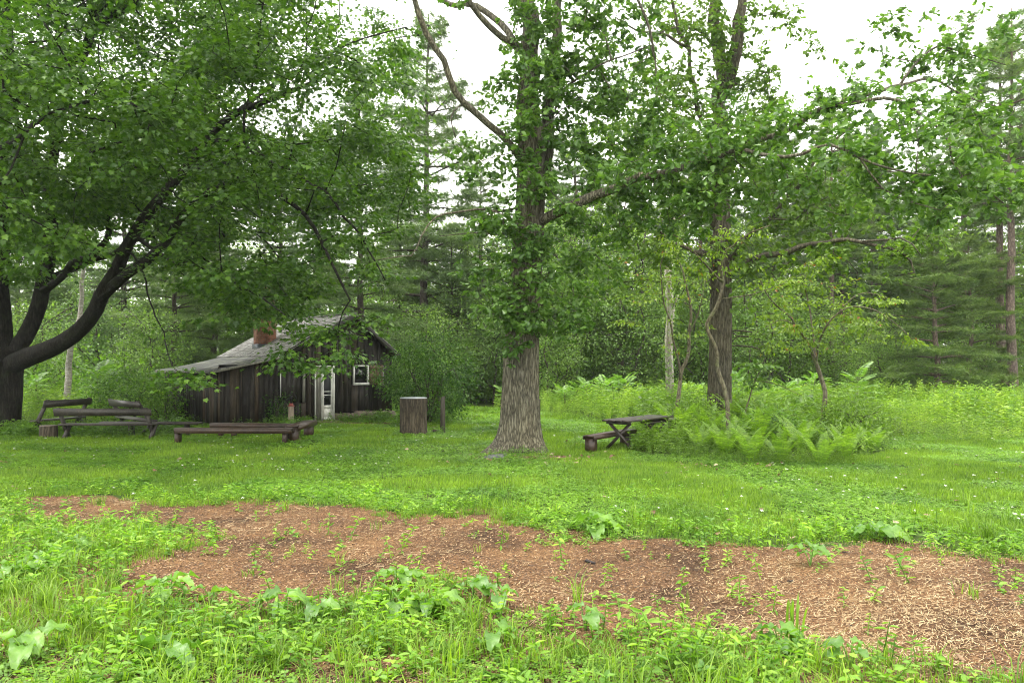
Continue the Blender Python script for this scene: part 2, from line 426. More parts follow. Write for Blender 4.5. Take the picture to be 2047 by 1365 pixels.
def ground_sheet():
    # fine near, coarse far, one sheet to the horizon
    xs = np.concatenate((-np.geomspace(900, 42, 12), np.linspace(-40, 40, 201), np.geomspace(42, 900, 12)))
    ys = np.concatenate((-np.geomspace(300, 10, 6), np.linspace(-5, 60, 181), np.geomspace(64, 1500, 12)))
    X, Y = np.meshgrid(xs, ys); Z = gz(X, Y)*np.clip(1-(np.hypot(X, Y)-50)/60, 0, 1)
    V = np.stack((X, Y, Z), -1).reshape(-1,3); w = len(xs); h = len(ys)
    i = (np.arange(h-1)[:,None]*w+np.arange(w-1)[None,:]).ravel()
    I = np.stack((i, i+1, i+1+w, i+w), -1).ravel()
    g = Geo(); g.raw(V, I, np.full(len(i), 4)); 
    m, nt, out = newmat('soil_and_thatch')
    a = noise(nt, coords(nt), 1.1, 6, .65); b2 = noise(nt, coords(nt), 22, 5, .7)
    c = ramp(nt, a, [(.35,(.030,.050,.012)),(.55,(.05,.085,.018)),(.7,(.085,.10,.03))])
    c = mixc(nt, 1.0, c, ramp(nt, b2, [(.3,(.5,.5,.5)),(.7,(1.4,1.35,1.2))]), 'MULTIPLY')
    b = N_(nt, 'ShaderNodeBsdfPrincipled'); b.inputs['Roughness'].default_value = .95; b.inputs['Specular IOR Level'].default_value = .1
    nt.links.new(c, b.inputs['Base Color']); nt.links.new(b.outputs[0], out.inputs[0])
    tag(g.build('ground', m, smooth=True), 'lawn soil under the mown grass', kind='structure')
ground_sheet()

def mulch_sheet():
    # mulched bed: follows the ground 6 mm above it, ragged outline
    st = .07; xs = np.arange(-9.5, 8.5, st); ys = np.arange(2.6, 12.6, st)
    X, Y = np.meshgrid(xs, ys); 
    px, py = topix(X+(vnoise(X,Y,1.5,5)-.5)*.5, Y+(vnoise(X,Y,1.7,6)-.5)*.7)
    TOP = [(-600,1060),(-100,1010),(40,992),(200,985),(330,1000),(500,992),(650,1010),(800,1022),(1000,1020),(1100,1052),(1200,1066),(1480,1092),(1600,1092),(1750,1078),(1850,1082),(1930,1105),(2400,1112),(3600,1118),(3600,2600),(-900,2600)]
    inside = in_poly(px, py, TOP)
    Z = gz(X, Y) + .006 + .022*(vnoise(X,Y,7,8)-.4) * 0.8 + .012*(vnoise(X,Y,22,9)-.5)
    Z = np.maximum(Z, gz(X,Y)+.004)
    V = np.stack((X, Y, Z), -1).reshape(-1,3); w = len(xs); h = len(ys)
    ok = inside[:-1,:-1] & inside[1:,:-1] & inside[:-1,1:] & inside[1:,1:]
    i = (np.arange(h-1)[:,None]*w+np.arange(w-1)[None,:])[ok]
    I = np.stack((i, i+1, i+1+w, i+w), -1).ravel()
    g = Geo(); g.raw(V, I, np.full(len(i), 4))
    m, nt, out = newmat('bark_mulch')
    co = coords(nt, (1,1.0,1))
    v = N_(nt, 'ShaderNodeTexVoronoi'); v.inputs['Scale'].default_value = 1; nt.links.new(coords(nt, (60,110,60), rot=(0,0,.4)), v.inputs['Vector'])
    cc = ramp(nt, v.outputs['Color'], [(0,(.028,.016,.008)),(.35,(.095,.05,.023)),(.65,(.18,.10,.046)),(1,(.31,.19,.095))])
    big = noise(nt, co, .9, 4, .6); f = noise(nt, co, 60, 4, .7)
    cc = mixc(nt, 1.0, cc, ramp(nt, big, [(.32,(.42,.4,.4)),(.48,(.95,.9,.88)),(.68,(1.35,1.33,1.25))]), 'MULTIPLY')
    cc = mixc(nt, 1.0, cc, ramp(nt, f, [(.3,(.5,.5,.5)),(.7,(1.4,1.4,1.4))]), 'MULTIPLY')
    b = N_(nt, 'ShaderNodeBsdfPrincipled'); b.inputs['Roughness'].default_value = .9; b.inputs['Specular IOR Level'].default_value = .2
    bp = N_(nt, 'ShaderNodeBump'); bp.inputs['Strength'].default_value = .8; bp.inputs['Distance'].default_value = .02
    nt.links.new(v.outputs['Distance'], bp.inputs['Height']); nt.links.new(bp.outputs[0], b.inputs['Normal'])
    nt.links.new(cc, b.inputs['Base Color']); nt.links.new(b.outputs[0], out.inputs[0])
    tag(g.build('mulch_ground', m, smooth=True), 'red-brown bark mulch bed across the foreground', kind='structure')
    return TOP
MTOP = mulch_sheet()

def mulch_chips():
    rng = np.random.default_rng(5)
    g = Geo(); n = 190000
    y = 3.6 + (rng.random(n)**1.15)*8.6; x = (rng.random(n)-.5)*2*(.70*y+.4)
    px, py = topix(x, y); k = in_poly(px, py, MTOP); x=x[k]; y=y[k]; px=px[k]; n=len(x)
    z = gz(x,y)+.012+rng.random(n)*.014
    th = rng.random(n)*pi
    kk = rng.random(n) < np.clip(.35+1.1*vnoise(x,y,1.3,14),0,1); x=x[kk];y=y[kk];px=px[kk];z=z[kk];th=th[kk];n=len(x)
    # straw on the right and at some patches
    straw = (rng.random(n) < np.clip(.08 + .95*np.clip((px-1380)/260,0,1)*np.clip((2000-px)/150,.15,1)*(y<8.3)*(y>5.3) + .25*(vnoise(x,y,1.1,12)>.7), 0, .85))
    T = poly_t([(-.5,-.5,0),(.5,-.5,0),(.45,.5,0.0),(-.5,.5,.0)], [[0,1,2,3]])
    for s, mi in ((straw,1),(~straw,0)):
        q = s.sum(); L = (.02+.09*rng.random(q)**2) if mi else (.010+.028*rng.random(q)**3+.05*(rng.random(q)<.02)); W = (.0022+.0018*rng.random(q)) if mi else (.004+.009*rng.random(q)**2)
        R = np.zeros((q,3,3)); c = np.cos(th[s]*(.55 if mi else 1)); sn = np.sin(th[s]*(.55 if mi else 1)); tx = rng.normal(0,.25 if mi==0 else .1,q); ty = rng.normal(0,.35,q)
        R[:,0,0]=c*L; R[:,1,0]=sn*L; R[:,2,0]=tx*L; R[:,0,1]=-sn*W; R[:,1,1]=c*W; R[:,2,1]=ty*W; R[:,2,2]=1
        g.stamp(T, R, np.stack((x[s],y[s],z[s]+(.006 if mi else 0)),-1), mi)
    m, nt, out = newmat('bark_chip'); geo = N_(nt,'ShaderNodeNewGeometry')
    c = ramp(nt, geo.outputs['Random Per Island'], [(0,(.022,.014,.008)),(.35,(.088,.048,.024)),(.7,(.185,.105,.052)),(.9,(.30,.18,.09)),(1,(.45,.32,.18))])
    b = N_(nt,'ShaderNodeBsdfPrincipled'); b.inputs['Roughness'].default_value=.8; nt.links.new(c,b.inputs['Base Color']); nt.links.new(b.outputs[0],out.inputs[0])
    m2, nt, out = newmat('dry_straw'); geo = N_(nt,'ShaderNodeNewGeometry')
    c = ramp(nt, geo.outputs['Random Per Island'], [(0,(.20,.13,.06)),(.5,(.36,.26,.13)),(1,(.56,.44,.25))])
    b = N_(nt,'ShaderNodeBsdfPrincipled'); b.inputs['Roughness'].default_value=.7; nt.links.new(c,b.inputs['Base Color']); nt.links.new(b.outputs[0],out.inputs[0])
    tag(g.build('mulch_chips', [m, m2]), 'loose bark chips and pale straw scattered over the mulch bed', 'mulch', kind='stuff')
mulch_chips()

# ================================================================== CABIN
CO = np.array((-6.13, 30.3, 0.0)); CA = math.atan2(.65, .76)
cab = empty('wooden_cabin', CO, 'weathered dark board cabin with shingled gable roof, brick chimney and white door under the maple', 'cabin', rz=CA)
W_BOARD = wood_mat('weathered_board', [(.009,.0083,.007),(.027,.0248,.021),(.062,.057,.049)], (16,16,1.2), .75)
W_TRIM = wood_mat('grey_trim_board', [(.10,.10,.085),(.17,.17,.14),(.26,.26,.22)], (20,20,2), .7, island=False)
W_WHITE = wood_mat('weathered_white_paint', [(.36,.37,.35),(.60,.61,.58),(.72,.73,.70)], (10,10,3), .6, island=False, bump=.1)
W_BROWN = wood_mat('brown_shutter_board', [(.05,.033,.02),(.10,.068,.042),(.16,.115,.075)], (18,18,1.4), .75, island=False)
W_DARK = plain_mat('dark_interior', (.008,.008,.007), .9)
W_PLY = wood_mat('black_stained_board', [(.008,.008,.006),(.017,.016,.012),(.03,.028,.02)], (14,14,2), .6, island=False)
MESH_ = plain_mat('insect_screen', (.02,.021,.022), .55, spec=.3)
def glass_mat():
    m, nt, out = newmat('window_glass'); b = N_(nt,'ShaderNodeBsdfPrincipled'); b.inputs['Base Color'].default_value=(.006,.008,.007,1)
    b.inputs['Roughness'].default_value=.08; b.inputs['Specular IOR Level'].default_value=.5; nt.links.new(b.outputs[0], out.inputs[0]); return m
W_GLASS = glass_mat()
SHING = None
def shingle_mat():
    m, nt, out = newmat('wood_shingle'); geo = N_(nt,'ShaderNodeNewGeometry')
    nz = noise(nt, coords(nt,(20,20,20)), 1, 4, .6)
    c = ramp(nt, geo.outputs['Random Per Island'], [(0,(.12,.115,.105)),(.5,(.24,.235,.22)),(1,(.38,.375,.355))])
    c = mixc(nt,1.0,c,ramp(nt,nz,[(.3,(.6,.6,.58)),(.7,(1.3,1.3,1.3))]),'MULTIPLY')
    b = N_(nt,'ShaderNodeBsdfPrincipled'); b.inputs['Roughness'].default_value=.5; b.inputs['Specular IOR Level'].default_value=.5
    nt.links.new(c,b.inputs['Base Color']); nt.links.new(b.outputs[0],out.inputs[0]); return m
SHING = shingle_mat()
CL = 5.6                                # cabin depth
def roofz(s):                           # underside of the roof at facade position s (right positive)
    if s > 0: return 3.96-.76*s
    if s > -2.81: return 3.96+.55*s
    return 3.96-.55*2.81+.185*(s+2.81)
def boards(g, s0, s1, z0, ztop, y, face, holes=(), rng=RS, side=None):
    """vertical boards from s0 to s1; face(s,y,z)->point"""
    s = s0
    while s < s1-.02:
        w = min(.14+.14*rng.random(), s1-s); 
        if s1-s-w < .07: w = s1-s
        t = .012+.014*rng.random(); sm = s+w/2; gap = .006+.006*rng.random()
        zt0, zt1 = ztop(s+gap), ztop(s+w-gap); zb = z0+rng.random()*.05
        spans = [(zb, None)]
        for (h0, h1, hz0, hz1) in holes:
            if h0-.02 < sm < h1+.02:
                spans = [(zb, hz0), (hz1, None)] if hz0 > zb+.05 else [(hz1, None)]
        for a, b in spans:
            za0 = za1 = a; zb0 = zt0 if b is None else b; zb1 = zt1 if b is None else b
            if zb0-za0 < .04: continue
            V = [face(s+gap, y, za0), face(s+w-gap, y, za1), face(s+w-gap, y+.03, za1), face(s+gap, y+.03, za0)]
            V += [face(s+gap, y, zb0), face(s+w-gap, y, zb1), face(s+w-gap, y+.03, zb1), face(s+gap, y+.03, zb0)]
            V = np.array(V); V += (face(0,-t,0)-face(0,0,0))
            g.hexa(V)
        s += w
Ff = lambda s, y, z: np.array((s, y, z), float)
holes = [(-1.50,-.70,.0,2.06),(.085,.75,1.35,2.1),(-2.83,-1.93,.72,1.92)]
g = Geo(); boards(g, -5.07, -1.5, .03, lambda s: roofz(s)-.03, 0, Ff, holes)
boards(g, -1.5, 1.8, .31, lambda s: roofz(s)-.03, 0, Ff, holes)
# a few battens and patches seen on the gable
for (s_, z0, z1, w) in ((-.42,.32,2.62,.07),(-.62,2.3,3.3,.06),(.30,2.15,3.2,.09),(-1.78,1.92,2.75,.09),(1.72,.3,2.5,.09),(-5.04,.05,2.02,.07),(-3.4,.1,2.2,.06),(-4.3,.1,2.1,.06)):
    g.box((s_-w/2,-.055,z0),(s_+w/2,-.028,z1), jit=.003)
g.box((-.6,-.06,2.62),(-.2,-.03,2.67)); g.box((-.1,-.06,2.95),(.16,-.03,3.0))
g.build('wall', W_BOARD, cab)
g = Geo(); Fl = lambda s, y, z: np.array((-5.07+y, s, z), float)
boards(g, 0, CL, .03, lambda s: roofz(-5.07)-.03, 0, Fl); 
Fr = lambda s, y, z: np.array((1.8-y, s, z), float); boards(g, 0, CL, .25, lambda s: roofz(1.8)-.03, 0, Fr)
Fb = lambda s, y, z: np.array((s, CL-y, z), float); boards(g, -5.07, 1.8, .05, lambda s: roofz(s)-.03, 0, Fb)
g.build('wall', W_BOARD, cab)
# inner core so no light leaks between boards (stops short of the openings)
g = Geo()
ss = [-5.02,-2.81,0,1.75]; 
V = [(s, .05, .02) for s in ss]+[(s, .05, roofz(s)-.06) for s in ss]+[(s, CL-.05, .02) for s in ss]+[(s, CL-.05, roofz(s)-.06) for s in ss]
fc = []
for k in range(3):
    fc += [[8+k,9+k,13+k,12+k][::-1], [4+k,5+k,13+k,12+k]]
fc += [[0,4,12,8],[3,11,15,7]]
def wallcells():
    """front lining with real openings"""
    zs = sorted({.02, .72, 1.35, 1.92, 2.06, 2.1}); cs = sorted({-5.02,-2.83,-2.81,-1.93,-1.5,-.7,0,.085,.75,1.75})
    for a, b in zip(cs[:-1], cs[1:]):
        for z0, z1 in zip(zs, zs[1:]+[None]):
            m_ = (a+b)/2
            if z1 is not None and any(h0<=m_<=h1 and hz0<=(z0+z1)/2<=hz1 for h0,h1,hz0,hz1 in holes): continue
            za, zb = (z1, z1) if z1 is not None else (roofz(a)-.06, roofz(b)-.06)
            if z1 is not None: za = min(z1, roofz(a)-.06); zb = min(z1, roofz(b)-.06)
            if za <= z0 and zb <= z0: continue
            g.add([(a,.05,z0),(b,.05,z0),(b,.05,zb),(a,.05,za)], [[0,1,2,3]])
g.add(V, fc); wallcells()
g.add([(-5,.05,.3),(1.7,.05,.3),(1.7,CL-.1,.3),(-5,CL-.1,.3)], [[0,1,2,3]])
g.build('inner_wall', W_DARK, cab)
# roof: main slopes of shingles, lean-to of rolled felt
def slope(g, s0, z0, s1, z1, y0, y1, course=.15, flip=False):
    d = np.array((s1-s0, 0, z1-z0), float); L = np.linalg.norm(d); d /= L; nrm = np.array((-d[2],0,d[0])) if d[0]>0 else np.array((d[2],0,-d[0]))
    if nrm[2] < 0: nrm = -nrm
    # deck
    a = np.array((s0,0,z0)); b = np.array((s1,0,z1))
    e = np.array((0,1,0))
    g.hexa([a+e*y0, b+e*y0, b+e*y1, a+e*y1, a+e*y0+nrm*.045, b+e*y0+nrm*.045, b+e*y1+nrm*.045, a+e*y1+nrm*.045], 1)
    k = int(L/course)
    for i in range(k+1):
        t1 = min(L+.03, (i+1)*L/k+.02); t0 = max(0, t1-course*1.9); y = y0-.02
        while y < y1:
            w = .09+.12*RS.random(); ye = min(y+w, y1+.02); j = RS.normal(0,.008); h = .058+.012*RS.random()
            p = [a+d*t0+e*y+nrm*.047, a+d*t0+e*(ye-.006)+nrm*.047, a+d*(t1+j)+e*(ye-.006)+nrm*(h-.008), a+d*(t1+j)+e*y+nrm*(h-.008)]
            q = [p[0]+nrm*.004, p[1]+nrm*.004, p[2]+nrm*.016, p[3]+nrm*.016]
            g.hexa(p+q, 0); y = ye
g = Geo()
slope(g, 0, 3.99, -2.9, 3.99-.55*2.9, -.28, CL+.25)
slope(g, 0.005, 3.99, 2.02, 3.99-.76*2.02, -.28, CL+.25)
g.box((-.09,-.3,4.03),(.09,CL+.27,4.085), 0, .004)
roof = g.build('roof', [SHING, W_BOARD], cab)
g = Geo()
for (a_, b_) in (((0.02,3.955),(2.06,3.955-.76*2.06)), ((-.02,3.955),(-2.86,3.955-.55*2.86))):
    a=np.array((a_[0],-.31,a_[1])); b=np.array((b_[0],-.31,b_[1])); dn=np.array((0,0,-.12)); e=np.array((0,.03,0))
    g.hexa([a+dn,b+dn,b+dn+e,a+dn+e,a+(0,0,.05),b+(0,0,.05),b+e+(0,0,.05),a+e+(0,0,.05)])
g.build('rake_board', W_PLY, cab)
def felt_mat():
    m, nt, out = newmat('rolled_roofing_felt')
    a = noise(nt, coords(nt), 2.2, 6, .7); b2 = noise(nt, coords(nt), 14, 5, .7)
    c = ramp(nt, b2, [(.35,(.05,.052,.05)),(.6,(.13,.13,.125)),(.75,(.2,.2,.19))])
    c = mixc(nt, ramp(nt, a, [(.5,(0,0,0)),(.6,(.8,.8,.8))]), c, (.34,.35,.26))
    c = mixc(nt, ramp(nt, noise(nt, coords(nt), 1.4, 4), [(.6,(0,0,0)),(.68,(.7,.7,.7))]), c, (.13,.14,.06))
    b = N_(nt,'ShaderNodeBsdfPrincipled'); b.inputs['Roughness'].default_value=.45; nt.links.new(c,b.inputs['Base Color']); nt.links.new(b.outputs[0],out.inputs[0]); return m
FELT = felt_mat()
g = Geo(); z_a = 3.99-.55*2.72; z_b = 1.90
nseg = 10
for i in range(nseg):           # slightly sagging felt strips
    s0 = -2.72-(5.46-2.72)*i/nseg; s1 = -2.72-(5.46-2.72)*(i+1)/nseg
    f = lambda s: z_a+.0+(z_b-z_a)*((-2.72-s)/(2.9)) - .05*sin(pi*(-2.72-s)/2.9) - .035
    z0, z1 = f(s0), f(s1); o = .0
    g.hexa([(s1,-.30,z1-.03),(s0+.0,-.30,z0-.03),(s0,CL-.02,z0-.03),(s1,CL-.02,z1-.03),(s1,-.30,z1+.02),(s0,-.30,z0+.02),(s0,CL-.02,z0+.02),(s1,CL-.02,z1+.02)])
g.build('roof', FELT, cab)['label'] = 'low lean-to roof of grey felt speckled with lichen'
g = Geo(); g.box((-5.50,-.33,z_b-.09),(-5.44,CL,z_b-.035)); 
g.hexa([(-5.50,-.33,z_b-.12),(-2.75,-.33,z_a-.13),(-2.75,-.302,z_a-.13),(-5.50,-.302,z_b-.12),(-5.50,-.33,z_b-.05),(-2.75,-.33,z_a-.06),(-2.75,-.302,z_a-.06),(-5.50,-.302,z_b-.05)])
g.build('eave_board', W_TRIM, cab)
# chimney with brick pattern, flashing, cap
def brick_mat():
    m, nt, out = newmat('chimney_brick'); 
    tc = nt.nodes.new('ShaderNodeTexCoord'); sep = nt.nodes.new('ShaderNodeSeparateXYZ'); nt.links.new(tc.outputs['Object'], sep.inputs[0])
    ad = nt.nodes.new('ShaderNodeMath'); ad.operation='ADD'; nt.links.new(sep.outputs[0], ad.inputs[0]); nt.links.new(sep.outputs[1], ad.inputs[1])
    cb = nt.nodes.new('ShaderNodeCombineXYZ'); nt.links.new(ad.outputs[0], cb.inputs[0]); nt.links.new(sep.outputs[2], cb.inputs[1])
    bt = N_(nt,'ShaderNodeTexBrick'); bt.inputs['Scale'].default_value=1; bt.inputs['Brick Width'].default_value=.21; bt.inputs['Row Height'].default_value=.075; bt.inputs['Mortar Size'].default_value=.009
    bt.inputs['Color1'].default_value=(.22,.075,.04,1); bt.inputs['Color2'].default_value=(.36,.15,.085,1); bt.inputs['Mortar'].default_value=(.2,.17,.14,1)
    nt.links.new(cb.outputs[0], bt.inputs['Vector'])
    c = mixc(nt,1.0,bt.outputs['Color'],ramp(nt,noise(nt,coords(nt),5,5),[(.3,(.55,.55,.5)),(.7,(1.3,1.25,1.2))]),'MULTIPLY')
    b = N_(nt,'ShaderNodeBsdfPrincipled'); b.inputs['Roughness'].default_value=.85; nt.links.new(c,b.inputs['Base Color'])
    bp = N_(nt,'ShaderNodeBump'); bp.inputs['Distance'].default_value=.008; bp.invert=True; nt.links.new(bt.outputs['Fac'],bp.inputs['Height']); nt.links.new(bp.outputs[0],b.inputs['Normal'])
    nt.links.new(b.outputs[0],out.inputs[0]); return m
BRICK = brick_mat()
g = Geo(); cx, cy = -2.0, 3.25; g.box((cx-.34,cy-.30,2.4),(cx+.34,cy+.30,4.98)); g.box((cx-.375,cy-.335,4.98),(cx+.375,cy+.335,5.06)); g.box((cx-.35,cy-.31,5.06),(cx+.35,cy+.31,5.14))
ch = g.build('chimney', BRICK, cab)
g = Geo(); g.box((cx-.38,cy-.34,2.62),(cx+.38,cy+.34,2.93), jit=.006); f_ = g.build('flashing', plain_mat('lead_flashing', (.09,.10,.11), .45, .6), ch)
# door set: greenish side panel, white frame, screen door
g = Geo()
g.box((-1.50,-.05,.0),(-1.47,.05,2.08)); g.box((-.765,-.05,.0),(-.70,.05,2.08)); g.box((-1.47,-.05,2.02),(-.765,.05,2.08)); g.box((-1.235,-.035,.04),(-1.215,.03,2.02))
dr = g.build('door_frame', W_WHITE, cab)
g = Geo()
for i in range(3): g.box((-1.468+.078*i,-.012-.006*(i%2),.02),(-1.395+.078*i,.03,2.018))
g.build('side_panel', W_TRIM, cab)['label'] = 'narrow grey-green plank panel beside the white door'
g = Geo(); x0, x1 = -1.212, -.768
g.box((x0,-.03,.05),(x0+.075,.0,2.01)); g.box((x1-.085,-.03,.05),(x1,.0,2.01)); g.box((x0+.075,-.03,1.9),(x1-.085,.0,2.01))
g.box((x0+.075,-.028,1.10),(x1-.085,-.002,1.135)); g.box((x0+.075,-.028,.97),(x1-.085,-.002,1.0)); g.box((x0+.075,-.03,.50),(x1-.085,.0,.61))
g.box((x0+.075,-.018,.16),(x1-.085,-.004,.50)); g.box((x0+.075,-.03,.05),(x1-.085,.0,.16))
d_ = g.build('door', W_WHITE, cab)
g = Geo(); g.box((x0+.075,-.010,.61),(x1-.085,-.004,1.9)); g.build('screen', MESH_, d_)
g = Geo(); g.tube([(x0+.035,-.03,.92),(x0+.035,-.075,.92)], [.012,.02], 8); g.tube([(x0+.035,-.075,.92),(x0+.035,-.10,.92)], [.03,.026], 10); g.build('handle', plain_mat('door_knob_enamel',(.6,.6,.56),.3), d_)
g = Geo(); g.box((-1.62,-.55,-.04),(-.6,-.04,.045), jit=.01); g.build('doorstep', plain_mat('worn_stone_step',(.24,.19,.14),.85), cab)
# window with white frame, shutter slid open beside it
g = Geo(); a0,a1,b0,b1 = .085,.75,1.35,2.10; t=.055
g.box((a0,-.06,b0),(a0+t,.04,b1)); g.box((a1-t,-.06,b0),(a1,.04,b1)); g.box((a0+t,-.06,b1-t),(a1-t,.04,b1)); g.box((a0+t,-.06,b0),(a1-t,.04,b0+.08)); g.box((a0-.01,-.075,b0-.012),(a1+.01,-.06,b0+.07))
wn = g.build('window', W_WHITE, cab); g = Geo(); g.box((a0+t,.012,b0+.08),(a1-t,.018,b1-t)); g.build('pane', W_GLASS, wn)
g = Geo()
for i in range(4): g.box((.765+.152*i,-.062-.004*(i%2),1.345),(.912+.152*i,-.034,2.10), jit=.002)
g.box((.78,-.085,1.42),(1.36,-.066,1.50)); g.box((.78,-.085,1.95),(1.36,-.066,2.03))
g.build('shutter', W_BROWN, cab)['label'] = 'warm brown board shutter beside the window'
g = Geo(); g.box((1.375,-.06,1.35),(1.392,-.035,2.06)); g.build('trim', W_WHITE, cab)
g = Geo(); g.box((-2.855,-.06,.95),(-2.825,-.03,1.92)); g.build('trim', W_WHITE, cab)
g = Geo(); g.box((-2.0,-.065,.72),(-1.90,-.03,1.93), jit=.006); g.build('trim', W_TRIM, cab)
g = Geo(); g.box((-2.83,-.05,1.92),(-2.0,-.03,1.945)); g.build('trim', W_TRIM, cab)
g = Geo(); 
for i in range(4): g.box((-2.825+.205*i,-.0,.72),(-2.623+.205*i,.03,1.915), jit=.002)
g.build('shutter', W_PLY, cab)['label'] = 'black boarded-over opening in the low wing'
# stone footing
g = Geo(); s = -.66
while s < 1.9:
    w = .2+.22*RS.random(); g.box((s,-.09-.05*RS.random(),-.05),(s+w-.015,.12,.26+.06*RS.random()), jit=.022); s += w
s = 0
while s < 1.2: g.box((1.76,s,-.05),(1.88+.05*RS.random(),s+.35,.24+.05*RS.random()), jit=.02); s += .36
g.build('foundation', plain_mat('field_stone', (.17,.135,.105), .9, var=.5, nsc=3), cab)

# ================================================================== BENCHES AND LOGS
W_BENCH = wood_mat('red_brown_bench_plank', [(.018,.011,.007),(.042,.025,.016),(.078,.048,.033)], (30,5,30), .45, island=False, spec=.5)
W_BENCHG = wood_mat('grey_brown_bench_plank', [(.014,.012,.009),(.034,.029,.022),(.07,.062,.048)], (24,4,24), .5, island=False, spec=.5)
def seat_bench(name, label, A, B, h, wd, th, legs, mat, group, apron=0, leg_w=.22, leg_t=.05, lean=0, mode='slab'):
    """plank bench from ground point A to B; legs = fractions along its length"""
    A = np.array(A, float); B = np.array(B, float); L = np.linalg.norm((B-A)[:2]); a = math.atan2(B[1]-A[1], B[0]-A[0])
    e = empty(name, (A[0], A[1], gz(A[0],A[1])), label, 'bench', group, a)
    g = Geo(); g.box((0,-wd/2,h-th),(L,wd/2,h), jit=.004); 
    if apron:
        g.box((.01,-wd/2-.03,h-apron),(L-.01,-wd/2-.002,h-.004), jit=.003); g.box((.01,wd/2+.002,h-apron),(L-.01,wd/2+.03,h-.004), jit=.003)
    g.build('seat', mat, e)
    for f in legs:
        x = f*L; g = Geo()
        if mode == 'slab': g.box((x-leg_t/2,-leg_w/2,-.06),(x+leg_t/2,leg_w/2,h-th-.002), jit=.005)
        elif mode == 'wide': g.box((x-leg_w/2,-.03,-.06),(x+leg_w/2,.03,h-th-.002), jit=.006)
        else:
            for sg in (-1,1): g.tube([(x+lean*(1 if f>.5 else -1),sg*wd*.36,-.06),(x,sg*wd*.3,h-th)], [leg_t*.6,leg_t*.7], 6)
        g.build('leg', mat, e)
    return e
BG = 'plank benches set out on the lawn before the cabin'
bx = lambda px, d: GD(px, d)
seat_bench('plank_bench','long red-brown plank bench, frontmost, with square end legs', bx(352,20.6), bx(586,20.6), .44,.26,.045,(.018,.93),W_BENCH,BG,apron=.135,leg_w=.2,leg_t=.10)
seat_bench('plank_bench','dark plank bench parallel behind the frontmost one, below the pump', bx(424,23.0), bx(608,22.6), .44,.26,.045,(.1,.24,.93),W_BENCH,BG,apron=.12,leg_w=.2,leg_t=.09)
seat_bench('plank_bench','short thick bench closing the right ends of the two long plank benches', bx(584,20.75), bx(622,22.9), .46,.30,.05,(.07,.86),W_BENCH,BG,apron=.13,leg_w=.24,leg_t=.26)
seat_bench('plank_bench','backless wet plank bench reaching from the backed bench to the cabin wing', bx(204,23.4), bx(402,23.3), .46,.30,.05,(.30,.86),W_BENCHG,BG,apron=.07,leg_w=.2,leg_t=.10,lean=.05)
def backed_bench(A, B, label, mat, seat_h=.42, back_h=.86, flip=1):
    """bench with slanting plank legs that carry a back plank (front is on +y side)"""
    A = np.array(A,float); B = np.array(B,float); L = np.linalg.norm((B-A)[:2]); a = math.atan2(B[1]-A[1],B[0]-A[0])
    e = empty('backed_bench', (A[0],A[1],gz(A[0],A[1])), label, 'bench', 'slanted-leg benches with backs under the maple', a)
    f = flip
    g = Geo(); g.box((0,.0,seat_h-.05) if f>0 else (0,-.34,seat_h-.05),(L,.34,seat_h) if f>0 else (L,0,seat_h), jit=.004); g.build('seat', mat, e)
    g = Geo(); y = -.17*f; V=[(-.02,y,back_h-.21),(L+.02,y,back_h-.19),(L+.02,y+.045*f,back_h-.19),(-.02,y+.045*f,back_h-.21),(-.02,y-.05*f,back_h+.01),(L+.02,y-.05*f,back_h),(L+.02,y-.005*f,back_h),(-.02,y-.005*f,back_h+.01)]
    g.hexa(V); g.build('backrest', mat, e)
    for x in (.12, L-.12):
        g = Geo()      # long leg: from front foot up to the back plank
        g.hexa([(x-.04,.30*f,-.06),(x+.04,.30*f,-.06),(x+.04,.44*f,-.06),(x-.04,.44*f,-.06),(x-.04,-.235*f,back_h+.03),(x+.04,-.235*f,back_h+.03),(x+.04,-.16*f,back_h+.03),(x-.04,-.16*f,back_h+.03)])
        g.build('leg', mat, e)
        g = Geo(); x2 = x+.085
        g.hexa([(x2-.04,-.22*f,-.06),(x2+.04,-.22*f,-.06),(x2+.04,-.08*f,-.06),(x2-.04,-.08*f,-.06),(x2-.04,.18*f,seat_h-.055),(x2+.04,.18*f,seat_h-.055),(x2+.04,.30*f,seat_h-.055),(x2-.04,.30*f,seat_h-.055)])
        g.build('leg', mat, e)
    return e
backed_bench(bx(116,22.4), bx(306,22.4), 'long dark bench seen from behind, its back plank facing the viewer', W_BENCHG, .44, .87)
backed_bench(bx(78,23.6), bx(172,25.6), 'leftmost backed bench, turned to the right, behind the small stump', W_BENCHG, .42, 1.0, 1)
backed_bench(bx(230,26.0), bx(292,23.9), 'backed bench standing between the long backed bench and the undergrowth', W_BENCHG, .42, .97, 1)

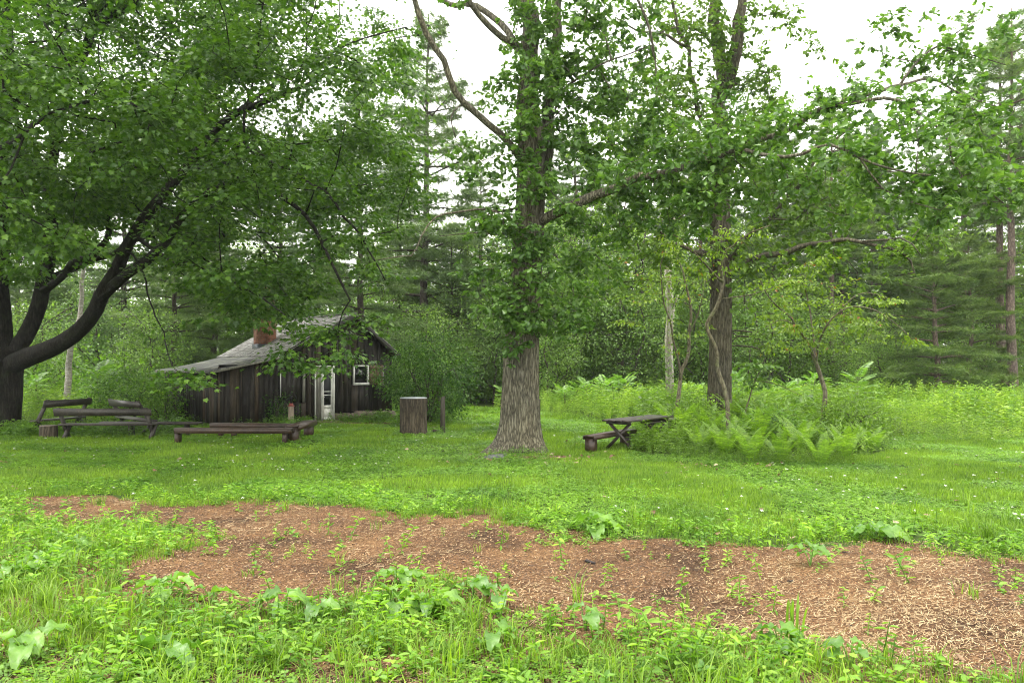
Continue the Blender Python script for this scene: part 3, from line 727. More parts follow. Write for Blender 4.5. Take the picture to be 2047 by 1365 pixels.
def stump(name, label, c, r, h, mat, group=None, lid=None, flare=.05, cat='stump'):
    x, y = c[0], c[1]; z = gz(x,y)
    e = empty(name, (x,y,z), label, cat, group)
    g = Geo(); ph = RS.random(8)*6; zs = np.linspace(-.08, h, 14)
    th = np.arange(72)*2*pi/72
    V=[]; 
    for q in zs:
        rr = r*(1+flare*np.exp(-max(q,0)/.15))*(1+.02*np.sin(2*th+ph[0])+.018*np.sin(3*th+ph[1]+q)+.02*np.abs(np.sin(13*th+ph[2]+q*1.3))+.022*np.abs(np.sin(21*th+ph[3]-q*2))+.006*RS.normal(size=72))
        V.append(np.stack((rr*np.cos(th),rr*np.sin(th),np.full(72,q)),-1))
    V=np.concatenate(V); i=np.arange(13)[:,None]*72; j=np.arange(72)[None,:]; k=(j+1)%72
    g.raw(V, np.stack((i+j,i+k,i+k+72,i+j+72),-1).reshape(-1), np.full(13*72,4)); g.build('trunk', mat, e)
    g = Geo(); tt = V[-72:]*np.array((.985,.985,1)); g.raw(np.concatenate((tt+(0,0,-.01),tt+(0,0,.006))), np.concatenate((np.stack((np.arange(72),(np.arange(72)+1)%72,(np.arange(72)+1)%72+72,np.arange(72)+72),-1).ravel(),np.arange(72)+72)), np.array([4]*72+[72]))
    g.build('cut_top', wood_mat('sawn_end_grain',[(.10,.085,.065),(.19,.16,.13),(.28,.25,.21)],(6,6,6),.7,island=False), e)
    if lid:
        g = Geo(); g.tube([(0,0,h+.008),(0,0,h+.028)], [r*1.035,r*1.035], 48); g.build('lid', lid, e)
    return e
LID = plain_mat('galvanised_lid', (.40,.43,.46), .35, .35, .15)
stump('log_stump','tall upright log stump with a flat grey metal lid, right of the cabin', GD(826.5,23.5), .385, 1.07, MAT['stump_bark'], 'upright cut log stumps', LID)
stump('log_stump','wide log stump half hidden behind the big central oak', GD(1040,25.2), .61, 1.0, MAT['stump_bark'], 'upright cut log stumps', None)
stump('log_stump','small low stump beside the leftmost backed bench', GD(97,22.6), .225, .36, MAT['stump_bark'], 'upright cut log stumps', None)
# post with foot block
c = GD(885, 24.2); e = empty('wooden_post', (c[0],c[1],gz(c[0],c[1])), 'grey weathered square post with a mossy block at its foot', 'post')
g = Geo(); g.hexa([(-.075,-.06,-.1),(.075,-.06,-.1),(.075,.06,-.1),(-.075,.06,-.1),(-.06,-.05,1.12),(.075,-.05,1.17),(.07,.05,1.15),(-.065,.05,1.12)]); g.build('post_shaft', wood_mat('grey_post_wood',[(.03,.027,.02),(.07,.063,.048),(.12,.11,.085)],(20,20,2),.8,island=False), e)
g = Geo(); g.box((-.32,-.16,-.04),(.03,-.062,.13), jit=.012); g.build('foot_block', MAT['stump_bark'], e)
# hand pump
c = GD(582, 27.4); e = empty('water_pump', (c[0],c[1],0), 'black hand pump on a pale boxed base with red collar before the cabin', 'water pump')
PW = wood_mat('pale_pump_casing',[(.16,.13,.10),(.28,.24,.18),(.38,.33,.26)],(20,20,3),.8,island=False)
IRON = plain_mat('black_cast_iron',(.018,.018,.02),.45,.6); RED = plain_mat('faded_red_iron',(.24,.06,.05),.6,.1)
g = Geo(); g.hexa([(-.09,-.08,-.1),(.09,-.08,-.1),(.09,.08,-.1),(-.09,.08,-.1),(-.075,-.065,.68),(.075,-.065,.68),(.075,.065,.68),(-.075,.065,.68)]); g.build('casing', PW, e)
g = Geo(); g.tube([(0,0,.68),(0,0,.70),(0,0,.71),(0,0,.78)], [.12,.12,.075,.06], 16); g.build('collar', RED, e)
g = Geo(); g.tube([(0,0,.775),(0,0,.95),(0,0,.98),(0,0,1.03)], [.042,.045,.075,.06], 14); g.tube([(0,0,.93),(-.10,-.03,.93),(-.15,-.04,.86)], [.03,.028,.024], 10); g.tube([(0,0,1.03),(0,0,1.14)],[.012,.012],8); g.build('pump_head', IRON, e)
g = Geo(); g.tube([(-.06,0,1.13),(.03,0,1.14),(.12,0,1.08),(.19,0,.95),(.21,0,.80)], [.013,.016,.015,.013,.012], 8); g.build('handle', IRON, e)
# picnic table with X legs and its two loose benches
W_PIC = wood_mat('dark_picnic_board', [(.013,.010,.008),(.032,.025,.019),(.065,.052,.04)], (30,5,30), .45, island=False, spec=.5)
A = GD(1231,19.2); B = GD(1322,21.2); a = math.atan2(B[1]-A[1],B[0]-A[0]); L = np.linalg.norm(B-A)
e = empty('picnic_table', (A[0],A[1],0), 'dark wooden picnic table on crossed legs at the edge of the ferns', 'table', rz=a)
g = Geo()
for i in range(4): g.box((-.04,-.37+.186*i,.70),(L,-.37+.186*i+.178,.74), jit=.003)
g.box((.12,-.33,.63),(.17,.33,.697)); g.box((L-.3,-.33,.63),(L-.25,.33,.697)); g.build('table_top', W_PIC, e)
for x in (.16, L-.24):
    for sg in (-1,1):
        g = Geo(); o = .0 if sg<0 else .045
        g.hexa([(x+o,sg*.44-.05,-.05),(x+o+.04,sg*.44-.05,-.05),(x+o+.04,sg*.44+.05,-.05),(x+o,sg*.44+.05,-.05),(x+o,-sg*.25-.05,.63),(x+o+.04,-sg*.25-.05,.63),(x+o+.04,-sg*.25+.05,.63),(x+o,-sg*.25+.05,.63)])
        g.build('leg', W_PIC, e)
seat_bench('plank_bench','low red-brown bench on board ends beside the picnic table', GD(1176,18.9), GD(1262,20.9), .42,.26,.045,(.06,.86),W_BENCH,'loose benches by the picnic table',apron=.10,leg_w=.22,leg_t=.22)
seat_bench('plank_bench','dark bench on the far side of the picnic table, half lost in ferns', GD(1290,20.3), GD(1352,22.0), .62,.28,.045,(.1,.86),W_PIC,'loose benches by the picnic table',leg_w=.22,leg_t=.05)
# stone slab at the oak's foot
c = G(988, 918); g = Geo()
g.hexa(np.array([(-.30,-.16,-.04),(.18,-.17,-.04),(.30,.10,-.04),(-.12,.2,-.04),(-.28,-.14,.05),(.16,-.15,.10),(.27,.09,.13),(-.10,.18,.09)])); 
tag(g.build('stone', plain_mat('grey_slab_stone',(.09,.095,.09),.7,var=.35,nsc=9), origin=(0,0,0)), 'flat grey stone slab leaning at the foot of the central oak','stone').location = c
# shed far in the trees
c = GD(1200, 55); e = empty('small_shed', (c[0],c[1],0), 'small grey board shed far off in the woods behind the sumac','shed')
g = Geo(); boards(g, 0, 1.9, .0, lambda s: 1.25, 0, Ff); g.build('wall', W_BENCHG, e); g = Geo(); g.box((.03,.04,0),(1.87,1.4,1.2)); g.build('inner_wall', W_DARK, e); g = Geo(); g.hexa([(-.1,-.15,1.26),(2,-.15,1.26),(2,1.5,1.1),(-.1,1.5,1.1),(-.1,-.15,1.31),(2,-.15,1.31),(2,1.5,1.15),(-.1,1.5,1.15)]); g.build('roof', W_BENCHG, e)
# ================================================================== HERO TREES
def finish(e, sk, base, ends, leafgeo, bark, leafm, tip=.006, cap=.11, tsides=20, minr=0):
    r = sk.radii(tip, 2.35, cap); g = Geo(); sk.mesh(g, r, tsides, minr=minr)
    g.build('trunk', bark, e, origin=base, smooth=True)
    leafgeo.build('crown', leafm, e, origin=base)
def flare_trunk(base, pts, radii, sides=96, ridge=.03, roots=((0,1),), steps=60, seed=1, lean_root=None):
    """lofted trunk surface with real bark ridges and root flare"""
    rng = np.random.default_rng(seed); pts = np.array(pts,float); rad = np.array(radii,float)
    t = np.linspace(0,1,len(pts)); tt = np.linspace(0,1,steps)**1.0
    C = np.stack([np.interp(tt,t,pts[:,i]) for i in range(3)],-1)
    k = np.ones(5)/5
    for i in range(2): C[2:-2,i] = np.convolve(C[:,i],k,'valid')
    R = np.interp(tt,t,rad); th = np.arange(sides)*2*pi/sides; z = C[:,2]-base[2]
    fl = np.exp(-np.maximum(z,0)/.28)
    ph = rng.random(12)*6.28
    prof = R[:,None]*np.ones(sides)
    root = np.zeros(sides)
    for a, w in roots: root += w*np.exp(-((np.angle(np.exp(1j*(th-a))))/.38)**2)
    prof = prof*(1+fl[:,None]*(.30+root[None,:]*.9))
    # bark ridges that wander along the trunk
    Z = z[:,None]
    wander = .25*np.sin(Z*1.9+ph[0])+.18*np.sin(Z*4.3+ph[1])+ .12*np.sin(Z*9+th[None,:]*3+ph[2])
    rd = np.abs(np.sin(13*th[None,:]+wander*6+ph[3]))**.7*.55 + np.abs(np.sin(21*th[None,:]-wander*5+ph[4]+Z*.8))*.45
    prof += ridge*(rd-.5)+rng.normal(0,ridge*.09,prof.shape)
    V = C[:,None,:]+prof[:,:,None]*np.stack((np.cos(th),np.sin(th),0*th),-1)[None]
    n = steps; i=np.arange(n-1)[:,None]*sides; j=np.arange(sides)[None,:]; kk=(j+1)%sides
    return V.reshape(-1,3), np.stack((i+j,i+kk,i+kk+sides,i+j+sides),-1).reshape(-1), np.full((n-1)*sides,4)

def clump_points(cl, rng, per=1.0, vs=.9):
    """sample twig ends inside clumps given as (px,py,rx,ry,depth[,w])"""
    out=[]
    for c in cl:
        px,py,rx,ry,d = c[:5]; w = c[5] if len(c)>5 else 1
        rxm, rym = rx/F*d, ry/F*d
        n = max(2, int(round(w*per*rxm*rym*pi))); o = rng.normal(0,1,(n,3)); o/=np.linalg.norm(o,axis=1)[:,None]; o*=rng.random((n,1))**(1/2.4)
        out.append(P(px,py,d)+o*np.array((rxm, (rxm+rym)*.5*vs, rym)))
    return np.concatenate(out)

# ---------------------------------------------------------------- maple (left)
def maple():
    rng = np.random.default_rng(11); base = GD(-8,24.5)
    e = empty('maple_tree', base, 'huge dark maple at the left edge, its crown hanging over the cabin', 'tree')
    sk = Skel()
    D = 24.5
    sk.limb([base-(0,0,.2), P(-6,800,D), P(-2,745,D), P(2,715,D)], .66,.62, step=.3)
    sk.limb([P(2,730,D), P(-4,640,24.6), P(-6,500,24.8), P(2,330,25), P(12,150,25.3), P(10,-60,25.6)], .36,.14, wild=.4)
    m1 = sk.limb([P(8,735,D), P(55,712,24), P(115,690,23.5), P(165,650,23), P(205,590,22.6), P(235,535,22.3), P(262,470,22), P(310,410,21.8), P(360,350,21.6), P(410,280,21.4), P(470,230,21), P(560,190,20.6), P(640,160,20)], .33,.045, power=.7, wild=.3)
    sk.limb([P(205,590,22.6), P(255,550,22), P(300,515,21.3), P(335,480,20.8), P(365,440,20.4), P(395,400,20), P(450,370,19.6), P(540,380,19.2), P(610,430,19), P(660,520,18.8), P(700,600,18.6)], .17,.022, power=.8, wild=.3)
    sk.limb([P(12,720,D), P(45,680,24.8), P(72,620,25), P(90,550,25.2), P(98,450,25.3), P(100,340,25.4), P(112,260,25.4), P(140,160,25.4), P(180,70,25.2), P(205,-40,25)], .25,.12, wild=.4)
    sk.limb([P(90,560,25.2), P(140,540,25.5), P(190,515,26), P(240,495,26.4), P(300,470,27), P(380,430,27.5), P(470,400,28)], .11,.03)
    sk.limb([P(88,580,25), P(120,555,24.4), P(165,520,23.6), P(210,480,23), P(230,400,22.4), P(270,330,22), P(300,250,21.5)], .12,.04)
    sk.limb([P(100,350,25.4), P(50,280,24), P(30,200,22.5), P(60,120,21), P(120,80,19.5)], .12,.03)
    sk.limb([P(0,560,24.8), P(-60,500,23), P(-90,420,21), P(-40,330,19), P(60,260,17.5), P(150,230,16.5)], .15,.03)
    sk.limb([P(0,600,24.8), P(-120,560,24.5), P(-260,500,25), P(-420,420,26)], .2,.05)
    sk.limb([P(180,60,25.2), P(260,10,24), P(360,-60,23), P(480,-110,22)], .13,.04)
    sk.limb([P(410,280,21.4), P(480,290,21), P(560,330,20.4), P(640,380,20), P(720,470,19.6), P(770,560,19.4)], .07,.015)
    sk.limb([P(470,230,21), P(580,150,21.5), P(700,90,22), P(790,60,22.4)], .07,.015)
    sk.limb([P(360,350,21.6), P(430,330,23), P(520,340,25), P(600,370,27)], .09,.02)
    sk.limb([P(262,470,22), P(340,520,20.5), P(420,545,19.5), P(500,580,18.8), P(570,630,18.4)], .07,.015)
    sk.limb([P(205,-40,25), P(420,-160,25), P(600,-150,24)], .12,.03)
    LP = [(np.array(a,float), w_) for a, w_ in (([(8,735),(55,712),(115,690),(165,650),(205,590),(235,535),(262,470),(310,410),(360,350),(410,280),(470,230),(560,190)], 24),
        ([(205,590),(255,550),(300,515),(335,480),(365,440),(395,400)], 18), ([(45,680),(72,620),(90,550),(98,450),(100,340),(112,260)], 20), ([(165,90),(190,40),(210,-20)], 34), ([(90,575),(150,540),(230,495)], 10), ([(0,600),(0,200)], 16))]
    def near_limb(px, py, d):
        if d > 23.5: return False
        for L, w_ in LP:
            for a, b in zip(L[:-1], L[1:]):
                t = np.clip(np.dot((px-a[0],py-a[1]), b-a)/np.dot(b-a,b-a), 0, 1); q = a+(b-a)*t
                if np.hypot(px-q[0],py-q[1]) < w_+4: return True
        return False
    # crown volume: ellipsoid of reach, cut to the foliage outline in view; foliage out of view added for shade
    OUT = [(-700,-900),(920,-900),(880,-100),(862,60),(835,170),(868,230),(845,300),(860,390),(815,470),(780,560),(745,640),(720,665),(640,650),(600,690),(560,700),(500,660),(430,600),(330,560),(270,540),(220,470),(170,520),(120,520),(60,590),(-20,600),(-300,640),(-700,600)]
    HOLES = [((35,225),42,32),((90,290),26,40),((380,375),34,26),((575,390),28,36),((290,470),38,16),((215,90),16,20),((590,510),26,24),((640,240),22,16),((560,250),14,10),((700,260),18,14),((760,330),18,18),((531,662),32,36),((200,520),36,14),((660,420),20,14),((700,520),18,14)]
    pts=[]
    while len(pts) < 3500:
        q = rng.normal(0,1,3); q/=np.linalg.norm(q); q *= rng.random()**(1/2.6)
        p = np.array((-14.6,22.6,9.2)) + q*np.array((13.2,10.2,8.6))
        if p[1] < 10.5: continue
        px, py = topix(p[0],p[1],p[2])
        if py < -650 or px < -420: continue
        if (py < -80 or px < -60) and rng.random() < .35: continue
        if not in_poly(np.array(px),np.array(py),OUT): continue
        if any(((px-h[0][0])/h[1])**2+((py-h[0][1])/h[2])**2 < 1 for h in HOLES) and rng.random()<.93: continue
        if py > 560 and px<330: continue
        if vnoise(p[0]+p[2]*.7, p[1]+p[2]*.5, .45, 31) < .28: continue
        if vnoise((p[0]*.8+p[1]*.5), p[2]*2.4, .8, 33) < .50: continue
        if near_limb(px, py, p[1]) and rng.random() < .62: continue
        if py > 420 and 180 < px < 330 and rng.random() < .62: continue
        pts.append(p)
    pts = np.array(pts)
    extra = clump_points([(362,752,30,10,17.0,2.2),(385,765,18,9,16.8,2.2),(640,655,44,24,19,2.0),(600,660,40,16,19.3,1.6),(690,650,50,22,19,1.8),(500,610,30,12,19.6,1.2),(560,640,50,20,19.5,1.5),(600,610,60,24,19.5,1.5),(480,600,60,24,19.5,1.2),(668,700,32,18,18.5,1.5),(650,735,16,16,18.3,1.8),(575,705,36,12,19,1.1),(590,725,20,8,19,1),(735,640,44,18,19,1.3),(430,640,60,18,19,.6),
        (60,95,90,45,16.5,1.6),(180,150,80,40,15.5,1.8),(270,200,50,40,15.5,1.8),(120,200,60,30,16,1.6),(300,270,40,40,16,1.2),(60,170,60,30,16.5,1.4),(770,270,50,60,21,1.8),(800,420,40,60,21,1.8),(760,150,60,60,21,1.6),(820,330,26,50,21,1.6),
        (740,520,40,40,20,1.6),(40,500,60,40,18,1.5),(120,450,60,35,18,1.5),(30,400,60,40,18.5,1.4),(310,440,60,30,17.5,1.5),(400,430,60,30,17.5,1.4),(480,450,60,30,17.5,1.4)], rng, 2.2)
    sk.limb([P(262,500,22), P(300,600,20), P(330,690,18.4), P(350,738,17.2)], .03,.01)
    sk.limb([P(350,738,17.2), P(372,752,16.9), P(394,770,16.7)], .010,.006, step=.2)
    att = np.concatenate((pts, extra))
    ends = sk.grow(att, rng, step=.5, wig=.05, arch=.12, first=6)
    E = np.array(sk.p)[ends]; O = outward(sk, ends)
    g = Geo(); spray_leaves(g, T_MAPLE, E, O, 42, .60, .118, rng, thick=.2, droop=.3, tilt=.36)
    # a second, shorter ring of leaves along the twigs just below the ends
    pr = np.array(sk.par)[ends]; E2 = np.array(sk.p)[pr]
    spray_leaves(g, T_MAPLE, E2, O, 18, .45, .11, rng, thick=.4, droop=.25, tilt=.45)
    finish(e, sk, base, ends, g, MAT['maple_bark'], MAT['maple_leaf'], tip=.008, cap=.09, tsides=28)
maple()

# ---------------------------------------------------------------- central oak
def oak_center():
    rng = np.random.default_rng(21); base = GD(1037,18.7); D = 18.7
    e = empty('oak_tree', base, 'big central oak with furrowed grey trunk and leafy shoots, the nearest and thickest trunk', 'tree')
    sk = Skel()
    sk.limb([P(1040,760,D),P(1046,650,D),P(1054,520,D),P(1058,420,D),P(1060,330,D)], .30,.27, step=.3)       # hidden core, carried by the lofted surface
    core = len(sk.p)
    sk.limb([P(1058,420,D),P(1060,330,D),P(1058,230,D),P(1055,120,D),P(1050,20,D),P(1048,-120,D),P(1040,-300,D)], .30,.12, step=.35)
    sk.limb([P(1062,420,D),P(1085,350,18.9),P(1098,270,19),P(1102,180,19),P(1108,90,19),P(1120,0,19.1),P(1140,-150,19.2)], .17,.08, step=.35)
    sk.limb([P(1050,330,D),P(1008,276,18.2),P(975,245,17.9),P(940,215,17.6),P(912,180,17.3),P(888,130,17),P(862,90,16.8),P(845,40,16.6),P(828,-10,16.4),P(810,-90,16.2)], .085,.05, step=.3)
    sk.limb([P(932,205,17.6),P(905,224,17.3),P(901,240,17.3),P(906,262,17.3),P(912,276,17.3)], .02,.012, step=.15)
    sk.limb([P(1055,130,D),P(1035,95,18.3),P(1000,70,18),P(970,40,17.8),P(940,5,17.6),P(910,-50,17.4)], .085,.05, step=.3)
    sk.limb([P(1035,100,18.4),P(1012,58,18.7),P(985,28,19),P(950,14,19.3),P(910,12,19.6),P(875,-2,19.9),P(820,-30,20.2)], .085,.055, step=.3)
    # low dead branches drooping left
    sk.limb([P(1045,415,D),P(1000,418,18.2),P(960,416,17.8),P(915,420,17.4),P(878,434,17.1),P(850,462,17),P(832,500,16.9),P(822,512,16.9)], .035,.014, step=.25)
    sk.limb([P(828,508,16.9),P(790,514,16.8),P(755,520,16.8)], .016,.01, step=.2)
    sk.limb([P(1045,460,D),P(990,470,19.3),P(930,465,19.8),P(880,472,20.2)], .022,.01, step=.25)
    # the great limb to the right
    sk.limb([P(1070,450,D),P(1110,425,18.3),P(1180,398,17.9),P(1240,375,17.6),P(1300,350,17.3),P(1360,332,17),P(1420,325,16.8),P(1470,308,16.5),P(1540,280,16.2),P(1590,245,16),P(1640,218,15.8),P(1690,207,15.6),P(1740,201,15.4),P(1800,207,15.2),P(1850,232,15),P(1885,262,14.9),P(1898,285,14.8)], .12,.02, step=.3)
    sk.limb([P(1640,218,15.8),P(1720,190,16.2),P(1800,165,16.5),P(1860,160,16.8),P(1930,195,17),P(2000,215,17.2)], .05,.012, step=.3)
    sk.limb([P(1800,165,16.5),P(1840,120,16.8),P(1880,90,17),P(1920,60,17.2),P(1970,30,17.4)], .03,.01, step=.3)
    sk.limb([P(1880,90,17),P(1940,110,17),P(2010,130,17)], .02,.01, step=.3)
    sk.limb([P(1420,325,16.8),P(1480,300,16),P(1560,310,15),P(1650,290,14.4),P(1720,320,14),P(1790,340,13.8),P(1860,350,13.8)], .05,.012, step=.3)
    sk.limb([P(1720,320,14),P(1760,370,14),P(1810,400,14),P(1880,420,14.2)], .02,.008, step=.3)
    # upward right branches
    sk.limb([P(1100,250,19),P(1120,190,18.8),P(1150,165,18.5),P(1190,135,18.2),P(1240,115,18),P(1300,90,17.8)], .035,.014, step=.3)
    sk.limb([P(1075,300,D),P(1110,230,18.4),P(1150,205,18.2),P(1180,180,18)], .018,.008, step=.25)
    sk.limb([P(1310,120,17.8),P(1300,60,17.7),P(1285,20,17.6),P(1265,-20,17.5)], .03,.03, step=.3)
    sk.limb([P(1310,125,17.8),P(1312,180,17.9),P(1306,215,17.9)], .022,.012, step=.3)
    sk.limb([P(1300,90,17.8),P(1310,122,17.8)], .02,.02, step=.15)
    cl = [(1003,640,48,36,18.2),(1035,660,40,25,17.9,.8),(1120,640,70,48,18.2),(1150,590,60,50,19),(1000,575,50,50,18.4),(962,535,44,45,18.7),(1090,560,66,32,17.9),(1010,610,40,30,18),(1160,650,36,36,18.4),
        (985,450,50,45,18.6),(1080,470,40,20,17.9,.7),(1100,400,60,42,18),(1180,420,70,52,18.5),(1260,400,70,50,18),(1040,290,60,36,17.9),(1110,310,60,50,18.2),(1000,340,60,42,18.9),(1190,330,76,60,19),
        (1080,150,84,46,17.9),(1010,150,46,40,18.5),(1150,80,80,60,18.4),(1085,50,60,40,18),(990,195,40,36,19,.7),(1200,200,84,70,19.5),(1250,100,74,60,19.5),(935,300,46,42,19.6,.8),(960,260,36,30,19.6,.6),(1100,220,60,40,18.6),
        (1330,400,70,52,17),(1400,385,70,50,16.6),(1480,385,76,50,16.4),(1350,300,70,52,17.2),(1440,270,76,56,17.0),(1530,320,70,50,16.4),(1560,245,76,46,16.2),(1640,215,84,36,15.8),(1700,185,84,34,15.8),(1780,180,70,26,16),
        (1650,280,66,40,15),(1720,305,84,46,14.2),(1850,215,76,40,15.4),(1930,245,80,42,15.6),(1995,300,66,56,15.8),(1850,320,90,46,14.2),(1780,370,90,46,14.2),(1900,390,80,50,14.6),(1700,400,76,42,15),(1600,350,76,46,15.4),(1960,380,60,50,15),
        (1875,80,84,40,17,.75),(1960,110,80,46,17.2,.7),(1770,45,20,20,17,.3),(1735,105,34,30,16.9,.8),(1820,135,60,34,16.8,.7),(2000,200,56,50,17,.8),(1910,40,50,24,17.2,.6),(2020,40,30,30,17.4,.4),(1990,60,40,30,17.4,.5),
        (880,-20,40,20,17,.5),(1150,-80,300,60,18.5,.9),(1040,-250,300,100,18.7,.7)]
    att = clump_points(cl+[(1130,150,60,60,18.8),(1180,250,60,50,18.8),(1240,300,60,50,18.4),(1290,260,50,60,18),(1230,200,60,50,19.2),(1320,360,60,40,17.4),(1160,500,60,40,18.6),(1220,460,60,40,18.4),(1300,440,60,36,17.8),(1380,440,60,36,17.2),(1210,540,50,36,18.8),(1180,30,60,40,18.4),(1260,20,60,40,19),(930,340,34,26,19,.7),(1450,350,60,40,16.6),(1400,300,60,40,16.8),(1000,420,36,36,18.3),(1040,520,30,24,17.9),(1060,590,36,24,17.9),(1020,700,24,14,18,.6),(1020,250,40,34,17.9),(1075,340,40,30,17.9),(1070,95,50,30,17.9),(1020,590,40,40,17.9,1.3),(1075,640,44,30,17.8,1.3),(1030,500,36,36,17.9,1.2),(1090,500,44,40,18,1.3),(1055,560,30,30,17.8),(1010,460,40,34,18.1,1.2),(1040,440,34,24,17.9),(1085,180,50,40,17.8),(1060,230,40,26,17.9),(1110,120,50,40,18.1),(1050,20,50,30,17.9),(1090,360,40,30,17.9),(1050,380,40,24,17.9),(1240,350,60,24,17),(1300,330,50,24,16.6),(1370,310,50,24,16.3),(1500,270,50,24,15.8),(1450,290,50,24,16),(1760,240,80,40,14.8),(1830,270,80,40,14.4),(1940,330,80,50,14.6),(1900,180,60,26,16.4),(2010,380,50,50,15),(1860,440,70,40,14.6),(1130,60,60,40,18.2),(1350,200,50,40,17.4),(1420,220,50,36,17)], rng, 7.2)
    a0 = len(sk.p)
    ends = sk.grow(att, rng, step=.32, wig=.08, arch=.1, first=0)
    E = np.array(sk.p)[ends]; O = outward(sk, ends)
    g = Geo(); rosette_leaves(g, T_OAK, E, O, 5, 6, .33, .145, rng)
    pr = np.array(sk.par)[ends]; rosette_leaves(g, T_OAK, np.array(sk.p)[pr], O, 2, 6, .26, .135, rng)
    r = sk.radii(.007, 2.35, .06); gt = Geo(); sk.mesh(gt, r, 24)
    # lofted lower trunk with ridged bark and root flare
    V,I,N = flare_trunk(base, [base-(0,0,.12), P(1040,880,D), P(1040,800,D), P(1042,700,D), P(1050,560,D), P(1058,450,D), P(1061,380,D), P(1060,300,D),P(1058,250,D)], [.50,.47,.43,.395,.36,.34,.32,.29,.26], 168, .036, ((3.55,1.0),(5.6,.35),(.3,.25),(2.2,.3)), 120, 4)
    gt.raw(V,I,N)
    gt.build('trunk', MAT['oak_bark'], e, origin=base, smooth=True)
    g.build('crown', MAT['oak_leaf'], e, origin=base)
oak_center()

# ---------------------------------------------------------------- second oak (right)
def oak_right():
    rng = np.random.default_rng(31); D = 26.0; base = GD(1440,D)
    e = empty('oak_tree', base, 'second large oak rising straight out of the fern patch right of the picnic table', 'tree')
    sk = Skel()
    sk.limb([P(1440,560,D),P(1440,500,D),P(1440,400,D),P(1441,300,D),P(1440,200,D),P(1436,110,D),P(1430,0,D),P(1425,-160,D)], .30,.14, step=.4)
    sk.limb([P(1440,200,D),P(1456,130,25.9),P(1470,70,25.8),P(1482,0,25.7),P(1490,-120,25.6)], .17,.09, step=.4)
    sk.limb([P(1444,210,D),P(1475,120,25.4),P(1487,40,25),P(1490,-60,24.8)], .09,.05, step=.4)
    sk.limb([P(1450,555,D),P(1480,535,25.4),P(1530,512,24.6),P(1600,494,23.8),P(1660,486,23.2),P(1720,484,22.6),P(1780,494,22.2),P(1815,515,22),P(1828,545,22)], .12,.025, step=.35)
    sk.limb([P(1720,484,22.6),P(1770,480,22),P(1810,478,21.6),P(1840,510,21.4)], .04,.015, step=.35)
    sk.limb([P(1448,540,D),P(1500,470,25.4),P(1560,410,25),P(1600,370,24.6),P(1640,310,24.2),P(1665,280,24),P(1710,250,23.6)], .10,.03, step=.35)
    sk.limb([P(1600,370,24.6),P(1690,300,24),P(1740,330,23.6),P(1800,350,23.2),P(1850,375,23),P(1900,400,23)], .045,.015, step=.35)
    sk.limb([P(1437,505,D),P(1400,505,25.6),P(1360,490,25.2),P(1320,465,24.8),P(1280,430,24.4)], .085,.02, step=.35)
    sk.limb([P(1440,400,D),P(1400,230,25.6),P(1385,160,25.4),P(1362,80,25.2),P(1345,0,25),P(1335,-80,25)], .085,.045, step=.35)
    sk.limb([P(1370,100,25.2),P(1330,70,24.8),P(1280,62,24.4),P(1230,35,24)], .055,.02, step=.35)
    sk.limb([P(1440,120,D),P(1405,70,25.5),P(1350,55,25),P(1300,80,24.6)], .055,.02, step=.35)
    for py in (661,671,690): sk.limb([P(1455,py,D),P(1495,py+2,25.6),P(1520,py+8,25.4)], .035,.02, step=.35)
    cl = [(1400,50,70,50,25.5,.8),(1340,150,74,64,25.2),(1500,60,50,56,25.2,.7),(1380,230,70,64,25.5),(1500,190,70,60,25.5),(1290,190,64,66,24.8),(1400,330,70,56,26),(1490,290,66,56,26),(1530,430,76,46,25.2),(1420,440,70,46,26.5),(1340,470,64,44,25),
        (1600,440,74,44,24.8),(1680,505,84,34,23.2),(1780,515,66,40,22.4),(1560,545,64,34,25,.8),(1240,480,64,56,25),(1380,540,70,40,25.6,.8),(1650,360,76,50,24.4),(1740,430,76,46,23.4),(1835,480,56,44,22.4),(1300,300,70,70,26.5),(1210,300,60,70,27),
        (1240,560,60,50,26,.8),(1530,110,24,40,24.8,.4),(1590,60,24,20,24.6,.3),(1620,105,24,18,24.5,.5),(1600,20,30,20,24.6,.5),(1550,20,30,26,24.8,.3),(1700,330,70,36,24,.9),(1840,440,70,40,23,.8),(1530,230,50,60,26.5),(1700,560,50,24,23.5,.6),
        (1460,600,50,26,25.5,.4),(1540,655,60,30,25.4,.35),(1430,-100,200,70,25.6,.8)]
    att = clump_points(cl+[(1450,150,50,60,25.4),(1350,260,60,50,25.2),(1250,240,60,60,25.4),(1440,500,60,40,25.3,.8),(1560,360,60,40,25),(1480,360,50,50,25.4),(1620,500,60,30,24.2),(1360,400,70,50,25.6),(1280,380,60,60,26),(1220,420,50,60,26.5),(1510,500,50,30,24.8),(1330,30,50,40,25),(1440,20,40,40,25.4,.7),(1430,60,50,50,25.2),(1460,260,40,50,25.2),(1450,330,40,30,25.3),(1660,430,60,36,24),(1720,380,60,36,24),(1500,560,50,20,25,.7),(1310,500,60,40,25.6),(1260,320,60,60,26)], rng, 5.2)
    ends = sk.grow(att, rng, step=.42, wig=.08, arch=.1)
    E = np.array(sk.p)[ends]; O = outward(sk, ends)
    g = Geo(); rosette_leaves(g, T_OAK, E, O, 6, 6, .42, .155, rng)
    pr = np.array(sk.par)[ends]; rosette_leaves(g, T_OAK, np.array(sk.p)[pr], O, 2, 5, .3, .15, rng)
    r = sk.radii(.009, 2.35, .06); gt = Geo(); sk.mesh(gt, r, 20)
    V,I,N = flare_trunk(base, [base-(0,0,.12), P(1438,800,D), P(1440,700,D), P(1441,600,D), P(1440,540,D), P(1440,440,D), P(1440,380,D)], [.40,.37,.345,.34,.345,.30,.265], 120, .04, ((3.6,.5),(5.6,.3),(1,.3)), 90, 8)
    gt.raw(V,I,N)
